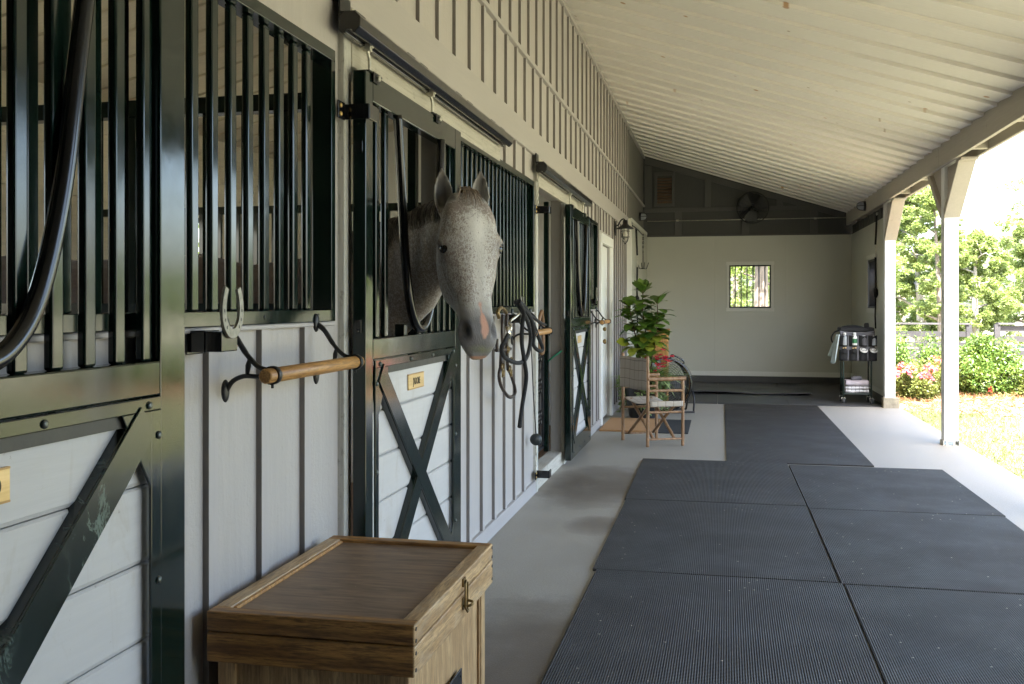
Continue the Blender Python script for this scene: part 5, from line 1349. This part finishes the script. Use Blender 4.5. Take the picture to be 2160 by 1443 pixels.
q = thing('polo_wrap', 'dark grey rolled wrap on top of the lilac pad in the trolley', 'wrap', (1.85,14.47,.352)); b = MB(); b.lathe([(.01,-.07),(.032,-.065),(.035,0),(.03,.07),(.01,.075)],axis=(1,.2,.1),n=16); b.build('roll', M['fabricgrey'], q)
# ------------------------------------------------------------------ outside
random.seed(21); rng = np.random.default_rng(4)
def cards(name, m, pts, size, parent=None, aspect=.5, up=.3, seed=1, fold=True, outward=None):
    """one mesh of many small folded leaves (two triangles pairs each)"""
    r = np.random.default_rng(seed); n = len(pts); pts = np.asarray(pts, float)
    d = r.normal(size=(n,3)); d[:,2] = d[:,2]*.6 - .1
    if outward is not None: d = d*.75 + outward
    d /= np.linalg.norm(d,axis=1)[:,None]+1e-9
    u = r.normal(size=(n,3)) + np.array([0,-.15,up*3]); s = np.cross(d,u); s /= np.linalg.norm(s,axis=1)[:,None]+1e-9; u = np.cross(s,d)
    L = (size*r.uniform(.65,1.35,n))[:,None]; W = L*aspect*.5
    a = pts-d*L*.5; b = pts+s*W+u*W*.25; c = pts+d*L*.5-u*L*.12; e = pts-s*W+u*W*.25
    V = np.stack([a,b,c,e],1).reshape(-1,3).astype(np.float32)
    me = bpy.data.meshes.new(name); me.vertices.add(4*n); me.vertices.foreach_set('co', V.ravel())
    me.loops.add(6*n); me.polygons.add(2*n)
    i = np.arange(n)*4; idx = np.stack([i,i+1,i+2,i,i+2,i+3],1).astype(np.int32)
    me.loops.foreach_set('vertex_index', idx.ravel()); me.polygons.foreach_set('loop_start', (np.arange(2*n)*3).astype(np.int32)); me.update(calc_edges=True)
    me.materials.append(m); o = bpy.data.objects.new(name, me); COL.objects.link(o)
    if parent is not None: o.parent = parent
    return o
def clumps(centers, radii, n, seed, flat=.75, shell=.55):
    r = np.random.default_rng(seed); C = np.array(centers, float); Rr = np.array(radii, float); w = Rr**2; k = r.choice(len(C), n, p=w/w.sum())
    v = r.normal(size=(n,3)); v /= np.linalg.norm(v,axis=1)[:,None]; rad = shell+(1-shell)*r.random(n)**.7; rad = np.where(r.random(n) < .2, r.random(n), rad)
    p = C[k] + v*(Rr[k]*rad)[:,None]*np.array([1,1,flat]); return p, v
def make_tree(name, label, cat, H, cw, trunk_r, nl, lsize, seed, barkm, low=.2, leafm_='leaf', group=None, slim=1):
    rr = random.Random(seed); t = thing(name, label, cat, (0,0,0), 0, group)
    b = MB(); lean = rr.uniform(-.06,.06)*H
    spine = smooth_path([(0,0,-.3),(lean*.2,0,H*.2),(lean*.6,lean*.3,H*.5),(lean,lean*.4,H*.85)],6); n = len(spine)
    b.tube(spine, [trunk_r*(1.25-1.1*k/(n-1))+.01 for k in range(n)], 10)
    C, Rd = [], []
    nb = 13
    for k in range(nb):
        f = low+(.92-low)*(k/(nb-1)); p = spine[min(int(f/.85*(n-1)),n-1)]; az = k*2.4+rr.uniform(-.4,.4); reach = cw*(.95-.7*max(0,(f-.45)))*rr.uniform(.55,1.0)*(1 if f > low+.12 else .8)
        e = Vector((p.x+math.cos(az)*reach, p.y+math.sin(az)*reach, p.z+reach*rr.uniform(.15,.6)*slim))
        mid = p.lerp(e,.5)+Vector((rr.uniform(-.1,.1)*reach,rr.uniform(-.1,.1)*reach,reach*.08)); br = smooth_path([p,mid,e],5); m_ = len(br)
        b.tube(br, [trunk_r*.42*(1-.85*q/(m_-1))*(1.1-f*.6)+.006 for q in range(m_)], 7)
        for q in range(3):
            c = p.lerp(e, .5+.25*q)+Vector((rr.gauss(0,.12),rr.gauss(0,.12),rr.gauss(.05,.1)))*cw; C.append(c); Rd.append(cw*rr.uniform(.22,.40))
            tw = smooth_path([br[int((.5+.2*q)*(m_-1))], c],3); b.tube(tw, .012+.004*H/6, 5)
    C.append(Vector((lean,lean*.4,H*.90))); Rd.append(cw*.38); C.append(Vector((lean,lean*.4,H*.98))); Rd.append(cw*.22)
    b.build('trunk', M[barkm], t)
    # many small sub-clumps so the outline breaks up
    C2, R2 = [], []
    for c, r_ in zip(C, Rd):
        for q in range(7):
            v = Vector((rr.gauss(0,1),rr.gauss(0,1),rr.gauss(0,.7))).normalized(); C2.append(tuple(c+v*r_*rr.uniform(.4,1.0))); R2.append(r_*rr.uniform(.22,.5))
    p, v = clumps(C2, R2, int(nl*1.9), seed)
    cards('crown', M[leafm_], p, lsize*.70, t, .55, .3, seed, outward=v*.5); return t
def make_pine(label, H, cw, tr, nl, ls, seed, bare=.55, group=None):
    rr = random.Random(seed); t = thing('pine_tree', label, 'pine tree', (0,0,0), 0, group); b = MB()
    sp = [(0,0,-.5),(rr.uniform(-.1,.1),0,H*.5),(rr.uniform(-.2,.2),.1,H)]; sp = smooth_path(sp,8); n = len(sp); b.tube(sp,[tr*(1.1-.95*k/(n-1)) for k in range(n)],8)
    P = []; V = []
    for k in range(26):
        f = bare+(1-bare)*(k/25); p = sp[min(int(f*(n-1)),n-1)]; az = k*2.4; L = cw*(1.15-.85*((f-bare)/(1-bare)))*rr.uniform(.6,1.1); e = Vector((p.x+math.cos(az)*L,p.y+math.sin(az)*L,p.z+L*rr.uniform(-.1,.35)))
        br = smooth_path([p,p.lerp(e,.6)+Vector((0,0,-.05*L)),e],4); b.tube(br,[.03*(1-.8*q/(len(br)-1)) for q in range(len(br))],5)
        for q in range(nl//26):
            u = rr.uniform(.35,1.05); c = p.lerp(e,u); s_ = .22*L; P.append((c.x+rr.gauss(0,s_*.6),c.y+rr.gauss(0,s_*.6),c.z+rr.gauss(0,s_*.4)+.08)); V.append((rr.gauss(0,.5),rr.gauss(0,.5),.7))
    b.build('trunk', M['bark'], t); cards('crown', M['leafpine'], P, ls, t, .16, .5, seed, outward=np.array(V)); return t
GT = 'trees beyond the paddock fences'
def place(t, x, y): t.location = (x, y, gz(x,y)); return t
place(make_tree('oak_tree','broad pale leaved tree filling the gap between the two white posts','tree',7.2,2.1,.20,26000,.17,31,'barkpale',.10,group=GT), 8.5,45)
place(make_tree('oak_tree','tall slender tree rising just right of the front white post','tree',6.6,1.1,.13,9000,.15,32,'bark',.25,group=GT,slim=1.3), 8.05,39)
place(make_tree('oak_tree','round bushy tree with a leaning pale limb right of the front white post','tree',4.6,1.75,.17,16000,.15,33,'barkpale',.18,group=GT), 9.6,41)
place(make_tree('oak_tree','tree cut by the right photo edge, beyond the black fence','tree',6.4,2.4,.2,15000,.19,34,'bark',.16,group=GT), 15.1,52)
place(make_tree('oak_tree','young tree behind the front white post beside the paddock','tree',4.6,1.2,.1,8000,.15,36,'bark',.2,group=GT), 7.5,48)
bigt = place(make_tree('oak_tree','tree with a thick pale furrowed trunk seen through the barred window','tree',9.5,3.4,.165,12000,.17,35,'bark',.42,group=GT), .87,22.5)
for (x, y, s, lb) in ((-1.2,33,1.0,'leafy tree behind the thick trunk, seen through the left of the barred window'),(.6,40,.9,'leafy tree far behind the thick trunk through the barred window'),(2.6,35,.9,'leafy tree right of the thick trunk behind the wash bay')):
    tt = place(make_tree('oak_tree',lb,'tree',7.5,2.6,.17,14000,.17,40+int(x*3+y),'bark',.06,group=GT), x, y)
# leafy branch overhanging at the top between the posts belongs to a taller tree
place(make_tree('oak_tree','taller tree whose top leaves show under the eave beam','tree',10.2,1.9,.2,9000,.17,37,'bark',.62,group=GT), 8.6,51)
place(make_pine('long needled pine whose branches hang in from the right photo edge',9.2,1.55,.19,5200,.24,51,.50,GT), 10.0,32)
pn = make_pine('slim far pine with a bare trunk and small crown behind the paddock',12.5,1.7,.2,2200,.42,52,.62,'far pines at the edge of the paddock')
lbls = ['far pine']
pp = [(27.5,100),(30,97),(33,112),(24,118),(36,104),(21,124),(17,116),(40,118),(13,128),(29,132),(45,110),(50,125),(9,120),(33,90)]
for i, (x, y) in enumerate(pp):
    o = pn if i == 0 else dup(pn, (0,0,0))
    o.location = (x,y,gz(x,y)); o.rotation_euler = (0,0,i*1.3); k = .85+.35*((i*7)%5)/5; o.scale = (k,k,k)
# wood at the far edge, one mass
P = []; rr = random.Random(3)
for k in range(26000):
    x = rr.uniform(-60,120); y = 138+rr.uniform(-6,14); hgt = 7.5+2.2*math.sin(x*.21)+1.6*math.sin(x*.53+1)+1.2*math.sin(x*1.3)
    P.append((x,y,-1+hgt*rr.random()**.7))
o = cards('far_wood', M['leafpine'], P, .95, None, .6, .3, 9); tag(o, 'far wood closing the view', kind='stuff')
# trees to the side, seen only as reflections in the gloss paint and through the stall windows
for i, (x, y, sd) in enumerate(((46,30,61),(52,48,62),(-13,24,63),(-13.5,17.5,64),(-11,30,65),(48,14,66))):
    place(make_tree('oak_tree',['broad tree on the open side of the barn','tall tree standing out past the azaleas','tree seen through the rear window of the stall','leafy tree close behind the stalls','tree beyond the back corner of the stalls','tree standing out level with the camera'][i],'tree',7.5,2.6,.2,9000,.22,sd,'bark',.08,group=GT), x, y)

# shrubs in the bed
def make_shrub(name, label, loc, w, h, n, ls, mm, seed, flowers=0, dens=(.35,.65), depth=1.0, fm='petal', fz=(.3,1)):
    rr = random.Random(seed); t = thing(name, label, 'shrub', loc, 0); b = MB(); C, Rd = [], []
    for k in range(30):
        az = rr.uniform(0,6.28); rad = w*math.sqrt(rr.random()); x, y = rad*math.cos(az), rad*math.sin(az)*depth; top = h*(1-.55*(rad/w)**2)*rr.uniform(.7,1.0)
        b.tube(smooth_path([(x*.15,y*.15,0),(x*.5,y*.5,top*.5),(x,y,top*.95)],4), [.012,.011,.010,.009,.008,.007,.006,.005,.004], 6)
        for f in (.3,.55,.8,1.0):
            C.append((x*(.3+.7*f)+rr.gauss(0,.05),y*(.3+.7*f)+rr.gauss(0,.05),top*f)); Rd.append(h*rr.uniform(.10,.21))
    b.build('stems', M['barkpale'], t); p, v = clumps(C, Rd, n, seed, .9, .5); p[:,2] = np.maximum(p[:,2], .03)
    cards('foliage', M[mm], p, ls, t, .5, .5, seed, outward=v*.6+np.array([0,0,.3]))
    if flowers:
        r = np.random.default_rng(seed+1); q, v = clumps(C, Rd, flowers*40, seed+2, .9, 1.0)
        cen = np.array([c for c in q if h*fz[0] < c[2] < h*fz[1]]); out = []
        # keep the outermost
        sc_ = (np.abs(cen[:,0])/w)**2+(np.abs(cen[:,1])/(w*depth))**2+(cen[:,2]/h)**2 - .5*cen[:,1]
        cen = cen[np.argsort(-sc_)[:flowers]]
        for c in cen: out += [c+r.normal(size=3)*.022 for _ in range(8)]
        cards('flowers', M[fm], np.array(out), .042, t, .9, .3, seed+3)
    return t
make_shrub('azalea','azalea with pink blossom beside the corner post, low and spreading',(2.80,15.0,gz(3,15)),.42,.66,9000,.042,'leafazalea',71,85,fz=(.55,1))
make_shrub('azalea','pink flowering azalea half hidden behind the front white post',(3.16,15.5,gz(3,15)),.30,.66,6000,.042,'leafazalea',72,26,fz=(.4,1))
make_shrub('shrub','taller glossy shrub behind the pink azalea next to the corner post',(2.74,16.7,gz(3,16)),.20,1.0,5000,.055,'leafshrub',73)
make_shrub('shrub','big round glossy leaved shrub right of the front white post',(3.74,15.35,gz(3.7,15)),.46,1.0,22000,.050,'leafshrub',74,1,fm='red',fz=(.15,.4))
make_shrub('shrub','paler lower shrub at the right photo edge beside the big round one',(4.42,15.2,gz(4.5,15)),.36,.60,9000,.045,'leafazalea',75)
make_shrub('shrub','upright glossy shrub behind the front white post',(3.24,16.6,gz(3,16)),.16,.92,4000,.055,'leafshrub',76)
for i, x in enumerate((5.6,6.6,7.7)): make_shrub('shrub',['low clipped shrub along the bed past the photo edge','middle one of the shrubs past the photo edge','last shrub of the bed past the photo edge'][i],(x,15.0-.2*i,gz(x,15)),.55,.85,7000,.06,'leafshrub',80+i)
# pine straw bed
bm = bmesh.new(); nx, ny = 60, 26; V = []
for i in range(nx+1):
    for j in range(ny+1):
        x = 2.36+6*i/nx; v = j/ny; y0 = 14.25-.62*min(1,max(0,(x-2.36)/1.2))+.12*math.sin(x*1.7); y = y0+(17.4-y0)*v
        z = gz(x,y)+.005+.11*math.sin(math.pi*min(1,v*1.15+.0))*(1-.25*math.sin(x*3))+.012*math.sin(x*17+y*9)
        V.append(bm.verts.new((x,y,z)))
for i in range(nx):
    for j in range(ny):
        f = bm.faces.new((V[i*(ny+1)+j],V[(i+1)*(ny+1)+j],V[(i+1)*(ny+1)+j+1],V[i*(ny+1)+j+1])); f.smooth = True
me = bpy.data.meshes.new('planting_bed'); co_ = [tuple(v.co) for v in bm.verts]; bm.to_mesh(me); bm.free(); me.materials.append(M['bed']); o = bpy.data.objects.new('planting_bed', me); COL.objects.link(o); tag(o, kind='structure')
idx = rng.choice(len(co_), 15000); P = np.array(co_)[idx]+rng.normal(size=(15000,3))*np.array([.06,.07,.012])+np.array([0,0,.016])
o = cards('pine_straw', M['straw'], P, .15, None, .035, 1.5, 12); tag(o, 'orange pine straw mulch around the shrubs', kind='stuff')
# grass
n = 42000; xs = 2.38+rng.random(n)**1.3*6.5; ys = 6.0+rng.random(n)*8.6; keep = ys < 14.15-.62*np.clip((xs-2.36)/1.2,0,1); xs, ys = xs[keep], ys[keep]
P = np.stack([xs,ys,np.array([gz(a,b) for a,b in zip(xs,ys)])+.012],1)
o = cards('grass', M['grassblade'], P, .06, None, .14, .2, 13, outward=np.tile(np.array([0,0,1.0]),(len(P),1))); tag(o, 'short dry sunlit grass beside the paving', kind='stuff')

# black board fences
def fence(name, label, pts, rails, post_every=2.4, ht=1.15, flat_top=True, pm='iron', tm='fencetop', rail_h=.14):
    a = Vector((*pts[0],0)); t = thing(name, label, 'fence', (a.x,a.y,gz(a.x,a.y)), 0, 'black paddock fences')
    for p, q in zip(pts, pts[1:]):
        L = math.hypot(q[0]-p[0],q[1]-p[1]); n = max(1,round(L/post_every)); R0 = []
        for k in range(n+1):
            x, y = p[0]+(q[0]-p[0])*k/n, p[1]+(q[1]-p[1])*k/n; z = gz(x,y); R0.append(Vector((x-a.x,y-a.y,z-gz(a.x,a.y))))
            b = MB(); b.box(x-a.x-.065,x-a.x+.065,y-a.y-.065,y-a.y+.065,R0[-1].z-.1,R0[-1].z+ht); b.build('post', M[pm], t)
        b = MB()
        for u, v in zip(R0, R0[1:]):
            for z in rails: b.obox(u+Vector((0,0,z)), v+Vector((0,0,z)), .03, rail_h)
        b.build('rail', M[pm], t)
        if flat_top:
            b = MB()
            for u, v in zip(R0, R0[1:]): b.obox(u+Vector((0,0,ht+.02)), v+Vector((0,0,ht+.02)), .2, .04)
            b.build('cap_board', M[tm], t)
    return t
fence('fence','black board fence with a grey cap left of the front post, beyond the shrubs',[(4.3,27.5),(6.3,27.5)],(.35,.62,.9))
fence('fence','black rail fence with grey cap running away on the right beyond the big shrub',[(6.6,26.0),(11.5,26.5)],(.45,.8,1.05),1.5)
fence('fence','black fence corner with stout post at the right photo edge behind the shrubs',[(5.75,20.2),(8.5,20.0)],(.35,.68),2.2,.86,False)
fence('fence','far thin black fence across the paddock below the pines',[(7,84),(20,86),(45,92)],(.5,.9,1.3),3.2,1.4,False,rail_h=.09)
b = MB(); b.box(-1.0,1.0,-.1,.1,0,.55); 
o = thing('feed_trough','long dark timber trough standing by the fence left of the front post','trough',(5.5,25.9,gz(5.5,25.9)))
b.build('tub', M['iron'], o, bevel=.02); b2 = MB(); 
for x in (-.8,-.2,.4,.9): b2.box(x-.04,x+.04,-.13,-.101,-.05,.57)
b2.build('batten', M['fencetop'], o)
P = MB(); P.quad((3.5,23.8,gz(3.5,23.8)+.012),(12,23.8,gz(12,23.8)+.012),(12,25.2,gz(12,25.2)+.012),(3.5,25.2,gz(3.5,25.2)+.012)); o = P.build('sand_path', M['sand']); tag(o, kind='structure')
# white posts of the paddock shelter behind the stalls, seen through the rear window
# ------------------------------------------------------------------ light, sky, camera
w = bpy.data.worlds.new('World'); SC.world = w; w.use_nodes = True; nt = w.node_tree; bg = nt.nodes['Background']
sky = nt.nodes.new('ShaderNodeTexSky'); sky.sky_type = 'NISHITA'; sky.sun_disc = False
sdir = Vector((.03,-.52,.86)).normalized()
sky.sun_elevation = math.asin(sdir.z); sky.sun_rotation = math.atan2(sdir.x, sdir.y); sky.dust_density = 3.2; sky.air_density = 1.0; sky.ozone_density = 1.0
nt.links.new(sky.outputs[0], bg.inputs[0]); bg.inputs[1].default_value = SKY
sl = bpy.data.lights.new('sun','SUN'); sl.energy = SUN; sl.angle = R(.5); sl.color = (1,.95,.87); so = bpy.data.objects.new('sun', sl); COL.objects.link(so); so.rotation_euler = (-sdir).to_track_quat('-Z','Y').to_euler(); so.location = (5,-5,20)
cam = bpy.data.cameras.new('camera'); co_ = bpy.data.objects.new('camera', cam); COL.objects.link(co_); SC.camera = co_
cam.sensor_fit = 'HORIZONTAL'; cam.sensor_width = 36; cam.lens = 36*2080/2160
cam.shift_x = 0; cam.shift_y = -(721.5-640)/2160
co_.location = (0,0,1.4); co_.rotation_euler = (R(90),0,math.atan(440/2080)); cam.clip_start = .05; cam.clip_end = 800
SC.view_settings.view_transform = 'Standard'; SC.view_settings.look = 'None'; SC.view_settings.exposure = EXPO; SC.view_settings.gamma = 1
SC.cycles.max_bounces = 10; SC.cycles.diffuse_bounces = 6; SC.cycles.transparent_max_bounces = 8
